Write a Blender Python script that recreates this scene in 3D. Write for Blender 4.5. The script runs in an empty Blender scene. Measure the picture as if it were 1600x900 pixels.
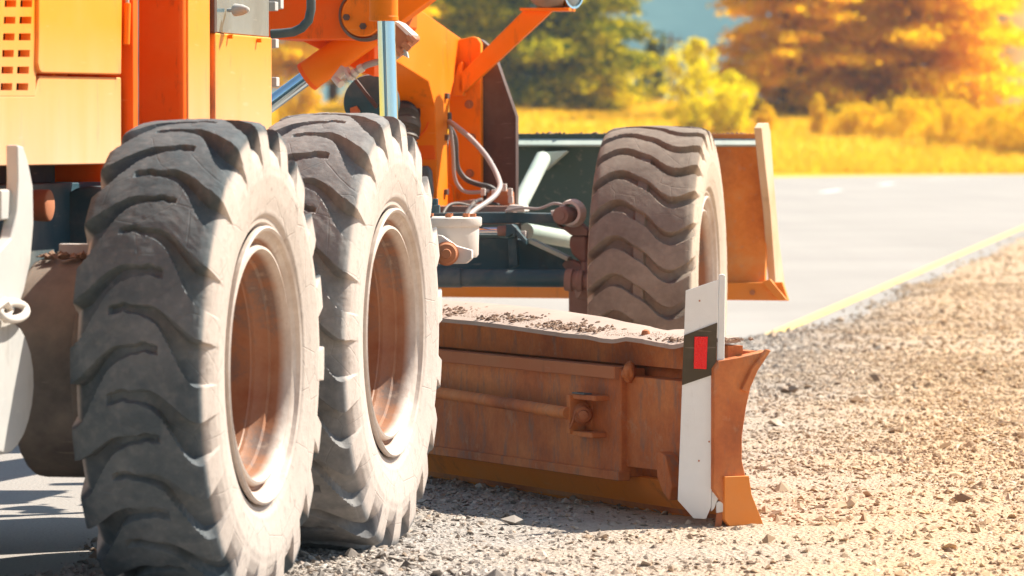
import bpy, bmesh, math, random
import numpy as np
from mathutils import Vector, Matrix
random.seed(7); rng = np.random.default_rng(7)
R = math.radians
SC = bpy.context.scene
C = SC.collection

# ------------------------------------------------------------------ camera
CAM_H = 1.285; F = 7056.0; PITCH = math.atan(230 / F)
cam_d = bpy.data.cameras.new('camera'); cam = bpy.data.objects.new('camera', cam_d); C.objects.link(cam)
cam.location = (0, 0, CAM_H); cam.rotation_euler = (math.pi / 2 - PITCH, 0, 0)
cam_d.sensor_width = 36; cam_d.lens = 36 * F / 1600; cam_d.clip_start = .5; cam_d.clip_end = 9000
cam_d.dof.use_dof = True; cam_d.dof.focus_distance = 15.2; cam_d.dof.aperture_fstop = 6.3
SC.camera = cam

# ------------------------------------------------------------------ light
SUN = Vector((.56, .33, .76)).normalized()           # direction towards the sun
el = math.asin(SUN.z); az = math.atan2(SUN.x, SUN.y)
w = bpy.data.worlds.new('World'); SC.world = w; w.use_nodes = True
nt = w.node_tree; bg = nt.nodes['Background']; sk = nt.nodes.new('ShaderNodeTexSky')
sk.sky_type = 'NISHITA'; sk.sun_disc = False; sk.sun_elevation = el; sk.sun_rotation = az
nt.links.new(sk.outputs[0], bg.inputs[0]); bg.inputs[1].default_value = .05
sk.altitude = 1200; sk.dust_density = .3; sk.air_density = .9; sk.ozone_density = 2.0
sd = bpy.data.lights.new('sun', 'SUN'); sd.energy = 5; sd.angle = R(.5); sd.color = (1, .92, .79)
so = bpy.data.objects.new('sun', sd); C.objects.link(so)
so.rotation_euler = (-SUN).to_track_quat('-Z', 'Y').to_euler(); so.location = (0, 0, 60)
SC.view_settings.view_transform = 'Standard'; SC.view_settings.look = 'None'
SC.view_settings.exposure = 1.42; SC.view_settings.gamma = 1
SC.cycles.max_bounces = 6; SC.cycles.use_denoising = True
SC.cycles.transparent_max_bounces = 6

# ------------------------------------------------------------------ geometry helpers
CO = Vector((0, 0, CAM_H))
def ray(px, py):
    x, y = px - 800, 450 - py
    cp, sp = math.cos(PITCH), math.sin(PITCH)
    return Vector((x, F * cp + y * sp, y * cp - F * sp)).normalized()
def hit(px, py, p0, n):
    d = ray(px, py); t = (Vector(p0) - CO).dot(Vector(n)) / d.dot(Vector(n)); return CO + d * t

TH = R(12.1)                                         # heading of the grader
GO = Vector((-.666, 12.4, 0))                        # ground below outer face of rear wheel
GF = Vector((math.sin(TH), math.cos(TH), 0)); GR = Vector((math.cos(TH), -math.sin(TH), 0))
def to_l(p): q = Vector(p) - GO; return Vector((q.dot(GR), q.dot(GF), q.z))
def Qv(px, py, v): return to_l(hit(px, py, GO + GR * v, GR))     # on plane across = v
def Qu(px, py, u): return to_l(hit(px, py, GO + GF * u, GF))     # on plane along = u

def props(o, label=None, cat=None, group=None, kind=None):
    if label: o['label'] = label
    if cat: o['category'] = cat
    if group: o['group'] = group
    if kind: o['kind'] = kind
    return o
def empty(name, loc=(0, 0, 0), rz=0, **k):
    o = bpy.data.objects.new(name, None); C.objects.link(o); o.location = loc; o.rotation_euler.z = rz
    return props(o, **k)

class MB:
    def __init__(s): s.v = []; s.f = []
    def add(s, vs, fs):
        b = len(s.v); s.v += [tuple(p) for p in vs]; s.f += [tuple(b + i for i in f) for f in fs]; return s
    def box(s, a, b, M=None):
        x0, y0, z0 = a; x1, y1, z1 = b
        vs = [Vector(p) for p in ((x0,y0,z0),(x1,y0,z0),(x1,y1,z0),(x0,y1,z0),(x0,y0,z1),(x1,y0,z1),(x1,y1,z1),(x0,y1,z1))]
        if M: vs = [M @ p for p in vs]
        return s.add(vs, [(0,3,2,1),(4,5,6,7),(0,1,5,4),(1,2,6,5),(2,3,7,6),(3,0,4,7)])
    def prism(s, pts, vec):
        vec = Vector(vec); n = len(pts); a = [Vector(p) for p in pts]; b = [p + vec for p in a]
        return s.add(a + b, [tuple(range(n)), tuple(range(2*n-1, n-1, -1))] + [(i, i + n, (i+1) % n + n, (i+1) % n) for i in range(n)])
    def tube(s, pts, r, n=12, cap=True):
        pts = [Vector(p) for p in pts]; m = len(pts); rr = r if isinstance(r, (list, tuple)) else [r] * m
        t0 = (pts[1] - pts[0]).normalized(); up = Vector((0, 0, 1)) if abs(t0.z) < .9 else Vector((1, 0, 0))
        a = t0.cross(up).normalized(); vs = []
        for i, p in enumerate(pts):
            t = (pts[min(i+1, m-1)] - pts[max(i-1, 0)]).normalized()
            a = (a - t * a.dot(t)).normalized(); b = t.cross(a)
            vs += [p + (a * math.cos(k*2*math.pi/n) + b * math.sin(k*2*math.pi/n)) * rr[i] for k in range(n)]
        fs = [(i*n + k, i*n + (k+1) % n, (i+1)*n + (k+1) % n, (i+1)*n + k) for i in range(m-1) for k in range(n)]
        if cap: fs += [tuple(range(n-1, -1, -1)), tuple((m-1)*n + k for k in range(n))]
        return s.add(vs, fs)
    def lathe(s, prof, o=(0,0,0), ax=(1,0,0), n=48, close=False):
        o = Vector(o); ax = Vector(ax).normalized(); up = Vector((0,0,1)) if abs(ax.z) < .9 else Vector((0,1,0))
        a = ax.cross(up).normalized(); b = ax.cross(a); vs = []
        for (h, r) in prof:
            vs += [o + ax*h + (a*math.cos(k*2*math.pi/n) + b*math.sin(k*2*math.pi/n))*max(r, 1e-4) for k in range(n)]
        m = len(prof)
        fs = [(i*n + k, i*n + (k+1) % n, (i+1)*n + (k+1) % n, (i+1)*n + k) for i in range(m-1) for k in range(n)]
        return s.add(vs, fs)
    def build(s, name, m, parent=None, bev=0, smooth=40, kind=None, **k):
        me = bpy.data.meshes.new(name); me.from_pydata(s.v, [], s.f)
        bm = bmesh.new(); bm.from_mesh(me); bmesh.ops.recalc_face_normals(bm, faces=bm.faces); bm.to_mesh(me); bm.free()
        me.materials.append(m)
        o = bpy.data.objects.new(name, me); C.objects.link(o)
        if parent: o.parent = parent
        if smooth:
            me.polygons.foreach_set('use_smooth', [True] * len(me.polygons)); me.set_sharp_from_angle(angle=R(smooth))
        if bev:
            md = o.modifiers.new('bevel', 'BEVEL'); md.width = bev; md.segments = 2; md.limit_method = 'ANGLE'; md.angle_limit = R(35)
            md.harden_normals = bool(smooth)
        return props(o, kind=kind, **k)

def np_mesh(name, V, Fc, m, parent=None, smooth=False, attrs=None, **k):
    """V (n,3) ; Fc (m,3|4)"""
    me = bpy.data.meshes.new(name); V = np.asarray(V, np.float32); Fc = np.asarray(Fc, np.int32)
    me.vertices.add(len(V)); me.vertices.foreach_set('co', V.ravel())
    q = Fc.shape[1]; me.loops.add(Fc.size); me.loops.foreach_set('vertex_index', Fc.ravel())
    me.polygons.add(len(Fc)); me.polygons.foreach_set('loop_start', np.arange(0, Fc.size, q, dtype=np.int32))
    me.polygons.foreach_set('use_smooth', np.full(len(Fc), smooth))
    if attrs:
        for n_, a in attrs.items():
            at = me.attributes.new(n_, 'FLOAT', 'POINT'); at.data.foreach_set('value', np.asarray(a, np.float32))
    me.update(calc_edges=True); me.validate(); me.materials.append(m)
    o = bpy.data.objects.new(name, me); C.objects.link(o)
    if parent: o.parent = parent
    return props(o, **k)

# ------------------------------------------------------------------ materials
def mat(name): 
    m = bpy.data.materials.new(name); m.use_nodes = True; return m, m.node_tree, m.node_tree.nodes['Principled BSDF']
class NB:
    """tiny node builder"""
    def __init__(s, t): s.t = t; s.n = t.nodes; s.l = t.links
    def coord(s, w='Object'): return s.n.new('ShaderNodeTexCoord').outputs[w]
    def noise(s, scale, vec=None, detail=6, rough=.55, dist=0, out=0):
        n = s.n.new('ShaderNodeTexNoise'); n.inputs['Scale'].default_value = scale; n.inputs['Detail'].default_value = detail
        n.inputs['Roughness'].default_value = rough; n.inputs['Distortion'].default_value = dist
        s.l.new(vec or s.coord(), n.inputs['Vector']); return n.outputs[out]
    def vor(s, scale, vec=None, out=0, feat='F1'):
        n = s.n.new('ShaderNodeTexVoronoi'); n.feature = feat; n.inputs['Scale'].default_value = scale
        s.l.new(vec or s.coord(), n.inputs['Vector']); return n.outputs[out]
    def ramp(s, f, stops):
        n = s.n.new('ShaderNodeValToRGB'); s.l.new(f, n.inputs[0]); e = n.color_ramp.elements
        while len(e) < len(stops): e.new(.5)
        for i, (p, c) in enumerate(stops):
            e[i].position = p; e[i].color = (*c, 1) if not isinstance(c, (int, float)) else (c, c, c, 1)
        return n.outputs[0]
    def mix(s, f, a, b, mode='MIX'):
        n = s.n.new('ShaderNodeMix'); n.data_type = 'RGBA'; n.blend_type = mode
        for k, v in ((0, f), (6, a), (7, b)):
            if isinstance(v, (int, float)): n.inputs[k].default_value = v
            elif isinstance(v, tuple): n.inputs[k].default_value = (*v, 1)
            else: s.l.new(v, n.inputs[k])
        return n.outputs[2]
    def math(s, op, a, b=0, clamp=False):
        n = s.n.new('ShaderNodeMath'); n.operation = op; n.use_clamp = clamp
        for k, v in ((0, a), (1, b)):
            if isinstance(v, (int, float)): n.inputs[k].default_value = v
            else: s.l.new(v, n.inputs[k])
        return n.outputs[0]
    def mapv(s, sc=(1,1,1), vec=None, loc=(0,0,0)):
        n = s.n.new('ShaderNodeMapping'); n.inputs['Scale'].default_value = sc; n.inputs['Location'].default_value = loc
        s.l.new(vec or s.coord(), n.inputs[0]); return n.outputs[0]
    def sep(s, k, vec=None):
        n = s.n.new('ShaderNodeSeparateXYZ'); s.l.new(vec or s.coord(), n.inputs[0]); return n.outputs[k]
    def attr(s, nm):
        n = s.n.new('ShaderNodeAttribute'); n.attribute_name = nm; return n.outputs['Fac']
    def bump(s, h, p, dist=.01, st=1):
        n = s.n.new('ShaderNodeBump'); n.inputs['Distance'].default_value = dist; n.inputs['Strength'].default_value = st
        s.l.new(h, n.inputs['Height']); s.l.new(n.outputs[0], p.inputs['Normal'])
    def rand(s): return s.n.new('ShaderNodeNewGeometry').outputs['Random Per Island']

DUST = (.60, .47, .36)
def painted(name, col, dust=.3, rough=.4, grime=(.05,.03,.02), metal=0, dustcol=DUST, zlo=None, zhi=None, chips=None, scale=1, spec=.5):
    m, t, p = mat(name); b = NB(t)
    n1 = b.noise(3.1 * scale, detail=8, rough=.62); n2 = b.noise(38 * scale, detail=4)
    d = b.ramp(n1, [(.5 - dust * .45, 0), (.98 - dust * .55, min(1, .25 + dust))])
    if zlo is not None:                                # dust that has settled on the lower panels
        z = b.sep(2); g = b.math('DIVIDE', b.math('SUBTRACT', zhi, z), zhi - zlo, True)
        vv = b.noise(1, b.mapv((9, 9, 1.4)), 5)
        g = b.math('MULTIPLY', g, b.math('ADD', .5, b.math('MULTIPLY', vv, .9)), True)
        d = b.math('MAXIMUM', b.math('MULTIPLY', d, .6), b.math('MULTIPLY', g, .92))
    c = b.mix(b.math('MULTIPLY', n2, .25), col, tuple(x * .7 for x in col))
    gr = b.ramp(b.noise(11 * scale, b.mapv((1, 1, .3)), 8, .7), [(.58, 0), (.74, .6)])
    scr = b.ramp(b.noise(60 * scale, b.mapv((.12, .12, 1)), 3, .5), [(.68, 0), (.72, .14)])
    c = b.mix(gr, c, grime); c = b.mix(scr, c, tuple(min(1, x * 1.2 + .06) for x in dustcol))
    c = b.mix(d, c, dustcol)
    if chips:
        ch = b.ramp(b.noise(26 * scale, detail=9, rough=.75), [(.66, 0), (.68, 1)])
        c = b.mix(ch, c, chips)
    t.links.new(c, p.inputs['Base Color'])
    r = b.math('ADD', rough, b.math('MULTIPLY', d, .5), True); t.links.new(r, p.inputs['Roughness'])
    if metal: t.links.new(b.math('MULTIPLY', b.math('SUBTRACT', 1, d, True), metal), p.inputs['Metallic'])
    p.inputs['Specular IOR Level'].default_value = spec
    b.bump(b.math('ADD', b.math('MULTIPLY', n1, .6), b.math('MULTIPLY', n2, .25)), p, .003, .5)
    return m
M = {}
M['orange'] = painted('orange_paint', (.96, .215, .002), .04, .5, spec=.2, dustcol=(.85, .45, .12))
M['orange_panel'] = painted('orange_panel_paint', (.96, .29, .003), .06, .5, zlo=1.05, zhi=1.63, dustcol=(.66, .52, .36))  # lit copy: yellower base for the sunlit sides, plus settled dust
M['orange_shaded'] = painted('shaded_orange_paint', (.96, .125, .002), .04, .5, spec=.2, dustcol=(.85, .40, .12))  # shaded copy of the orange, for faces turned from the sun
M['brown'] = painted('brown_primer', (.075, .040, .034), .05, .6)
M['dark'] = painted('dark_blue_steel', (.028, .080, .105), .18, .5, spec=.4)
M['darkdust'] = painted('dusty_dark_steel', (.05, .055, .055), .42, .6)
M['tandem'] = painted('dusty_brown_casing', (.055, .048, .046), .32, .65)
M['rusty'] = painted('rusty_brown_steel', (.46, .14, .05), .32, .75, dustcol=(.45, .26, .15))
M['grey'] = painted('pale_grey_paint', (.42, .43, .43), .45, .55, dustcol=(.60, .55, .50))
M['whitedust'] = painted('dust_covered_metal', (.55, .53, .50), .65, .7, grime=(.22,.08,.03), dustcol=(.70, .63, .57), chips=(.20, .07, .03))
M['joint'] = painted('dusty_brown_joint', (.20, .105, .08), .5, .8, dustcol=(.42, .30, .25))
M['tan_steel'] = painted('tan_dusty_steel', (.55, .33, .17), .5, .8, dustcol=(.62, .50, .38))
M['edge'] = painted('orange_cutting_edge', (.85, .25, .015), .2, .6, grime=(.2, .07, .02), dustcol=(.60, .34, .18))
M['green'] = painted('dark_green_paint', (.035, .065, .052), .12, .5, spec=.35)
M['greenlit'] = painted('dusty_sunlit_green_paint', (.32, .42, .36), .45, .5, dustcol=(.66, .66, .60))  # paler copy of the green: sunlit tone put into the colour, plus dust
M['hose'] = painted('black_hose_rubber', (.02, .022, .028), .2, .5)
M['greyhose'] = painted('grey_hose', (.36, .34, .34), .3, .45)
M['glass'] = painted('dusty_cab_glass', (.10, .16, .19), .35, .12, dustcol=(.30, .36, .38), spec=.8)
M['blade_dust'] = painted('pinkish_dust_on_steel', (.40, .30, .25), .5, .85, grime=(.25,.12,.08), dustcol=(.50, .39, .33), chips=(.26,.14,.10), scale=2)
M['dirt'] = painted('loose_dirt', (.17, .085, .05), .3, .9, scale=6)
M['slot'] = painted('slot_dark', (.03, .008, .005), .0, .9)
def blade_material():
    m, t, p = mat('worn_blade_steel'); b = NB(t)
    n1 = b.noise(2.2, detail=9, rough=.65); n2 = b.noise(14, b.mapv((1, 1, .35)), 9, .72); n3 = b.noise(60, detail=5)
    c = b.ramp(n1, [(.25, (.24, .065, .02)), (.42, (.56, .15, .035)), (.58, (.72, .25, .07)), (.75, (.66, .36, .21))])
    c = b.mix(b.ramp(n2, [(.52, 0), (.66, .65)]), c, (.22, .16, .125))
    c = b.mix(b.ramp(b.noise(7, detail=8, rough=.7), [(.58, 0), (.75, .8)]), c, (.62, .36, .20))
    c = b.mix(b.math('MULTIPLY', n3, .35), c, (.08, .04, .03))
    t.links.new(c, p.inputs['Base Color']); p.inputs['Roughness'].default_value = .72
    b.bump(b.math('ADD', n2, b.math('MULTIPLY', n3, .5)), p, .006, .6); return m
M['blade'] = blade_material()
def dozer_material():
    m, t, p = mat('green_rust_and_flare_dozer_blade'); b = NB(t)
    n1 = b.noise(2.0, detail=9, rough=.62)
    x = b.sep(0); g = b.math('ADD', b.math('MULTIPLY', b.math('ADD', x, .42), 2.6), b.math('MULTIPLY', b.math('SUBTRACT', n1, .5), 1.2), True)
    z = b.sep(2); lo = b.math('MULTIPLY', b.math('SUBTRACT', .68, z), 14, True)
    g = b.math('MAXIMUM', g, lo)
    rust_and_flare = b.ramp(b.noise(5, detail=8, rough=.7), [(.3, (.60, .14, .012)), (.5, (.80, .24, .03)), (.7, (.78, .32, .08))])
    c = b.mix(g, b.mix(n1, (.042, .075, .062), (.07, .11, .09)), rust_and_flare)  # lens flare orange painted in on the right; rust band low down
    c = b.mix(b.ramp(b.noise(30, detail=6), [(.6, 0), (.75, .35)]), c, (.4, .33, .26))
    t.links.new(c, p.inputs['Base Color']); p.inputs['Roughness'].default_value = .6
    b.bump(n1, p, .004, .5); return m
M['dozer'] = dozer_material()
def chrome():
    m, t, p = mat('chrome_rod'); b = NB(t)
    p.inputs['Base Color'].default_value = (.58, .76, .88, 1); p.inputs['Metallic'].default_value = 1; p.inputs['Roughness'].default_value = .12  # blue base colour carries the sky's reflection
    return m
M['chrome'] = chrome()
def rubber(name, tread, side, td):
    m, t, p = mat(name); b = NB(t)
    tr = b.attr('tread'); n1 = b.noise(4.5, detail=9, rough=.66); n2 = b.noise(34, detail=6, rough=.6); n3 = b.noise(160, detail=3)
    blotch = b.ramp(n1, [(.32, 0), (.68, 1)])
    ct = b.mix(blotch, tread, td)
    ct = b.mix(b.math('MULTIPLY', n2, .5), ct, tuple(x * .55 for x in tread))
    cs = b.mix(b.math('MULTIPLY', blotch, .55), side, tuple(x * .82 for x in side))
    cs = b.mix(b.ramp(n2, [(.56, 0), (.72, .35)]), cs, (.22, .17, .14))
    vc = b.vor(7, b.mapv((1, 1, 1)), feat='DISTANCE_TO_EDGE')
    cr = b.ramp(vc, [(.004, 1), (.014, 0)])
    cs = b.mix(b.math('MULTIPLY', cr, .16), cs, (.16, .12, .10))
    f = b.math('ADD', tr, b.math('MULTIPLY', b.math('SUBTRACT', n2, .5), .35), True)
    c = b.mix(f, cs, ct)
    t.links.new(c, p.inputs['Base Color']); p.inputs['Roughness'].default_value = .88
    p.inputs['Specular IOR Level'].default_value = .25
    b.bump(b.math('ADD', b.math('ADD', b.math('MULTIPLY', n2, .6), b.math('MULTIPLY', n3, .18)), b.math('MULTIPLY', cr, -.25)), p, .006, .55)
    return m
M['tyre'] = rubber('dusty_tyre_rubber', (.055, .074, .088), (.50, .43, .385), (.16, .17, .178))
M['tyre_dusty'] = rubber('pale_dusty_tyre_rubber', (.13, .135, .145), (.54, .465, .42), (.36, .34, .325))
M['tyre_front'] = rubber('brown_dusty_tyre_rubber', (.18, .14, .115), (.54, .44, .35), (.33, .27, .22))
def rim_material():
    m, t, p = mat('worn_orange_rim'); b = NB(t)
    n1 = b.noise(6, detail=8, rough=.7); n2 = b.noise(40, detail=5)
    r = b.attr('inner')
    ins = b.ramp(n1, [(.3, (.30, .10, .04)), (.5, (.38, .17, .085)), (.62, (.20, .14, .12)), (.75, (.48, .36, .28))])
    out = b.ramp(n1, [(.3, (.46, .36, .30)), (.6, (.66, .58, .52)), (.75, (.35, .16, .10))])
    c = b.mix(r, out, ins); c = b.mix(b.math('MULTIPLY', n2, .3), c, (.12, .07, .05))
    t.links.new(c, p.inputs['Base Color']); p.inputs['Roughness'].default_value = .55
    b.bump(n2, p, .003, .4); return m
M['rim'] = rim_material()
def flat(name, col, rough=.5, emis=0, bump=.0, var=.15):
    m, t, p = mat(name); b = NB(t); n = b.noise(20, detail=6)
    c = b.mix(b.math('MULTIPLY', n, var * 2), col, tuple(x * .6 for x in col)); t.links.new(c, p.inputs['Base Color'])
    p.inputs['Roughness'].default_value = rough
    if bump: b.bump(n, p, bump, .6)
    return m
M['post_white'] = painted('white_post_paint', (.80, .82, .82), .12, .45, grime=(.30, .22, .17), dustcol=(.50, .42, .35), spec=.4, zlo=-.08, zhi=.16, chips=(.38, .30, .26))
M['post_dark'] = painted('olive_black_post_band', (.055, .038, .016), .05, .5)
M['post_red'] = flat('red_reflector', (.85, .004, .003), .2, var=.05)
_t = M['post_red'].node_tree; _b = NB(_t); _b.bump(_b.vor(260), _t.nodes['Principled BSDF'], .002, .8)

# ground materials
def asphalt_material():
    m, t, p = mat('pale_worn_asphalt'); b = NB(t); co = b.coord()
    n1 = b.noise(.25, co, 5); n2 = b.noise(90, co, 4); n3 = b.noise(1, b.mapv((.9, .05, 1), co), 4)
    c = b.ramp(n1, [(.3, (.31, .280, .255)), (.7, (.385, .350, .32))])
    c = b.mix(b.ramp(n3, [(.42, 0), (.65, .25)]), c, (.27, .245, .225))
    c = b.mix(b.ramp(n2, [(.45, 0), (.7, .5)]), c, (.14, .135, .13))
    t.links.new(c, p.inputs['Base Color']); p.inputs['Roughness'].default_value = .8; b.bump(n2, p, .008, .7); return m
M['asphalt'] = asphalt_material()
def gravel_ground():
    m, t, p = mat('gravel_shoulder_ground'); b = NB(t); co = b.coord()
    x = b.sep(0, co); y = b.sep(1, co)
    side = b.math('SUBTRACT', x, b.math('MULTIPLY', b.math('SUBTRACT', y, 14), .10))   # tan track away from the machine, with lens flare warmth painted in
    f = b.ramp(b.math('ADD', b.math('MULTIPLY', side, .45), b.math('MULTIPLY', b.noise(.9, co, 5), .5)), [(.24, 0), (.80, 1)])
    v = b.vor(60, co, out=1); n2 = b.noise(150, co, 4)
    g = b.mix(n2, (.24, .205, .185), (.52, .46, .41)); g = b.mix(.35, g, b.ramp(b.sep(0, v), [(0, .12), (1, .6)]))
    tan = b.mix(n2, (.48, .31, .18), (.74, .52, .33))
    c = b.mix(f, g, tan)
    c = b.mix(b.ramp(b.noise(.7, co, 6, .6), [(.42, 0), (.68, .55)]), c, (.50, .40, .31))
    t.links.new(c, p.inputs['Base Color']); p.inputs['Roughness'].default_value = .95
    b.bump(b.math('ADD', b.vor(60, co), b.math('MULTIPLY', n2, .6)), p, .02, .8); return m
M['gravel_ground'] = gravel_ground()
def stone_material():
    m, t, p = mat('crushed_gravel_stones'); b = NB(t); r = b.rand(); co = b.coord()
    x = b.sep(0, co); y = b.sep(1, co)
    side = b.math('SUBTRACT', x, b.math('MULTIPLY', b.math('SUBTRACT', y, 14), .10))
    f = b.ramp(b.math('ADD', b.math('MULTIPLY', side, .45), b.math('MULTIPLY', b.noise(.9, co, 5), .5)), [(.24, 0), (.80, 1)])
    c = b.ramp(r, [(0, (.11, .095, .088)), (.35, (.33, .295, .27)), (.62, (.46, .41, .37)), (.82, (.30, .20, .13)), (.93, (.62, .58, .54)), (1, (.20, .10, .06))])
    c2 = b.ramp(r, [(0, (.22, .11, .045)), (.35, (.58, .36, .17)), (.62, (.74, .52, .30)), (.85, (.46, .26, .12)), (1, (.85, .70, .52))])  # warmer stones carry the painted flare warmth, as the ground does
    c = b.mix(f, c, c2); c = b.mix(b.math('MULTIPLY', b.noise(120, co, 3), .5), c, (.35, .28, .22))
    t.links.new(c, p.inputs['Base Color']); p.inputs['Roughness'].default_value = .9; return m
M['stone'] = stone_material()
def land(name, c1, c2, c3, s):
    m, t, p = mat(name); b = NB(t); co = b.coord()
    c = b.ramp(b.noise(s, co, 9, .65), [(.3, c1), (.5, c2), (.7, c3)]); p.inputs['Specular IOR Level'].default_value = .05; t.links.new(c, p.inputs['Base Color']); p.inputs['Roughness'].default_value = .95
    b.bump(b.noise(s * 6, co, 6), p, .5 / s * .05, .5); return m
M['meadow'] = land('dry_meadow', (.55, .27, .03), (.70, .42, .03), (.55, .40, .03), .35)
M['hill_blue'] = land('hazy_wooded_hillside', (.05, .13, .14), (.07, .17, .18), (.13, .24, .23), .02)  # distance haze put into the blue of the woods
M['hill_tan'] = land('tan_hillside', (.62, .29, .07), (.70, .38, .11), (.55, .24, .05), .03)  # orange-tan ground colour for the right-hand hill
def leafy(name, cols, trans=.35):
    m, t, p = mat(name); b = NB(t); r = b.rand()
    n = b.noise(.55, b.coord(), 4)
    k = b.math('ADD', b.math('MULTIPLY', r, .5), b.math('MULTIPLY', n, .55), True)
    st = [(.15 + .7 * i / (len(cols) - 1), c) for i, c in enumerate(cols)]
    c = b.ramp(k, st); t.links.new(c, p.inputs['Base Color']); p.inputs['Roughness'].default_value = .8; p.inputs['Specular IOR Level'].default_value = .05
    tl = t.nodes.new('ShaderNodeBsdfTranslucent'); t.links.new(c, tl.inputs[0]); ms = t.nodes.new('ShaderNodeMixShader')
    ms.inputs[0].default_value = trans; t.links.new(p.outputs[0], ms.inputs[1]); t.links.new(tl.outputs[0], ms.inputs[2])
    t.links.new(ms.outputs[0], t.nodes['Material Output'].inputs[0]); return m
M['pine_green'] = leafy('sunlit_green_pine_needles', [(.02, .05, .012), (.06, .11, .010), (.55, .48, .004), (.92, .74, .004)], .55)  # yellow stops paint sunlit boughs, dark green ones their shade
M['pine_gold'] = leafy('flare_gold_larch_needles', [(.95, .50, .004), (.96, .56, .004), (.98, .68, .005), (.98, .80, .01)], .7)  # lens flare orange of the right-hand trees put into the needles
M['leaf_yellow'] = leafy('yellow_birch_leaves', [(.55, .46, .004), (.92, .80, .006), (.98, .90, .01)], .65)
M['leaf_dark'] = leafy('dark_green_leaves', [(.05, .07, .02), (.10, .11, .03), (.18, .16, .04)])
M['bush_gold'] = leafy('golden_bush_leaves', [(.70, .46, .005), (.90, .62, .005), (.95, .72, .008)], .5)
M['grass'] = leafy('dry_golden_grass', [(.72, .38, .03), (.88, .56, .03), (.80, .58, .02), (.90, .62, .10)], .45)
M['bark'] = painted('bark', (.09, .055, .035), .1, .9)
M['line_yellow'] = painted('yellow_line_paint', (.80, .55, .17), .28, .8, grime=(.36,.31,.26), dustcol=(.55, .46, .34))
M['line_white'] = painted('white_line_paint', (.88, .87, .85), .1, .7)

# ================================================================== SETTING
def struct(o): o['kind'] = 'structure'; return o
EL0 = hit(1180, 535, (0, 0, 0), (0, 0, 1)); EL1 = hit(1600, 355, (0, 0, 0), (0, 0, 1))
ET = (EL1 - EL0).normalized(); EN = Vector((ET.y, -ET.x, 0))                 # along the yellow line; to its right
struct(np_mesh('ground', [(-4000, -800, -.03), (4000, -800, -.03), (4000, 5200, -.03), (-4000, 5200, -.03)], [(0, 1, 2, 3)], M['meadow']))
def el(t, off): return EL0 + ET * t + EN * off
# road: straight, then bending right
def curve_pt(t, off):
    if t < 120: return el(t, off)
    R0 = 20; a = (t - 120) / R0 if t < 120 + R0 * 1.42 else 1.42; c = el(120, R0)
    ex = max(0, t - 120 - R0 * 1.42)
    d = (-EN * math.cos(a) + ET * math.sin(a)); return c + d * (R0 - off) + (EN * math.sin(a) + ET * math.cos(a)) * ex
ts = [-60, -30, 0, 20, 40, 60, 80, 100] + list(np.linspace(120, 148.4, 18)) + [200, 300]
vs = []; fs = []
offs = [.35, -4, -8.5, -14.4]
for i, t in enumerate(ts):
    for o_ in offs: p = curve_pt(t, o_); vs.append((p.x, p.y, .0))
n = len(offs)
for i in range(len(ts) - 1):
    for j in range(n - 1): fs.append((i*n + j, i*n + j + 1, (i+1)*n + j + 1, (i+1)*n + j))
road = struct(np_mesh('road', vs, fs, M['asphalt']))
def strip(name, t0, t1, o0, o1, m, z, parent=None, step=4):
    v = []; tt = list(np.linspace(t0, t1, max(2, int((t1 - t0) / step) + 1)))
    for t in tt:
        for o_ in (o0, o1): p = curve_pt(t, o_); v.append((p.x, p.y, z))
    f = [(2*i, 2*i+1, 2*i+3, 2*i+2) for i in range(len(tt) - 1)]
    return np_mesh(name, v, f, m, parent)
strip('edge_line', -50, 250, -.06, .055, M['line_yellow'], .005, road, 2)
for k in range(-3, 8):
    t = 86.5 + (k - 3) * 19.0
    strip('lane_dash', t - 2.5, t + 3, -7.11, -6.89, M['line_white'], .005, road, 1.5)

# gravel shoulder: a rough sheet that laps over the asphalt edge
def vnoise(x, y, sc, seed=0):
    x = np.asarray(x) * sc + seed * 17.3; y = np.asarray(y) * sc - seed * 9.1
    xi = np.floor(x).astype(np.int64); yi = np.floor(y).astype(np.int64); fx = x - xi; fy = y - yi
    fx = fx*fx*(3-2*fx); fy = fy*fy*(3-2*fy)
    def h(a, b_): 
        v = np.sin(a * 127.1 + b_ * 311.7 + seed * 74.7) * 43758.5453; return v - np.floor(v)
    return (h(xi, yi)*(1-fx) + h(xi+1, yi)*fx)*(1-fy) + (h(xi, yi+1)*(1-fx) + h(xi+1, yi+1)*fx)*fy
def sm(x, a, b_): x = np.clip((x - a) / (b_ - a), 0, 1); return x*x*(3 - 2*x)
def shoulder_h(t, o):
    e = o + .75 * (1 - sm(np.asarray(t), -1.5, 3)) - .10 - .22 * vnoise(t, t * 0, 1.3, 3) - .10 * vnoise(t, o, 5, 4)
    k = np.clip(e / .30, 0, 1); k = k*k*(3-2*k)
    return -.012 + k * (.028 + .018 * vnoise(t, o, 1.1, 5) + .012 * vnoise(t, o, 4, 6) + .006 * vnoise(t, o, 14, 7))
tg = np.concatenate([np.linspace(-20, 4, 420), np.linspace(4.07, 34, 300), np.linspace(34.3, 118, 220)])
og = np.concatenate([np.linspace(-.9, 4, 90), np.linspace(4.2, 9, 18), np.linspace(10, 40, 8)])
T, O = np.meshgrid(tg, og, indexing='ij')
X = EL0.x + ET.x*T + EN.x*O; Y = EL0.y + ET.y*T + EN.y*O; Z = shoulder_h(T, O)
ni, nj = T.shape; idx = np.arange(ni*nj).reshape(ni, nj)
Fq = np.stack([idx[:-1, :-1], idx[:-1, 1:], idx[1:, 1:], idx[1:, :-1]], -1).reshape(-1, 4)
shoulder = struct(np_mesh('gravel_shoulder', np.stack([X, Y, Z], -1).reshape(-1, 3), Fq, M['gravel_ground'], smooth=True))

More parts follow.
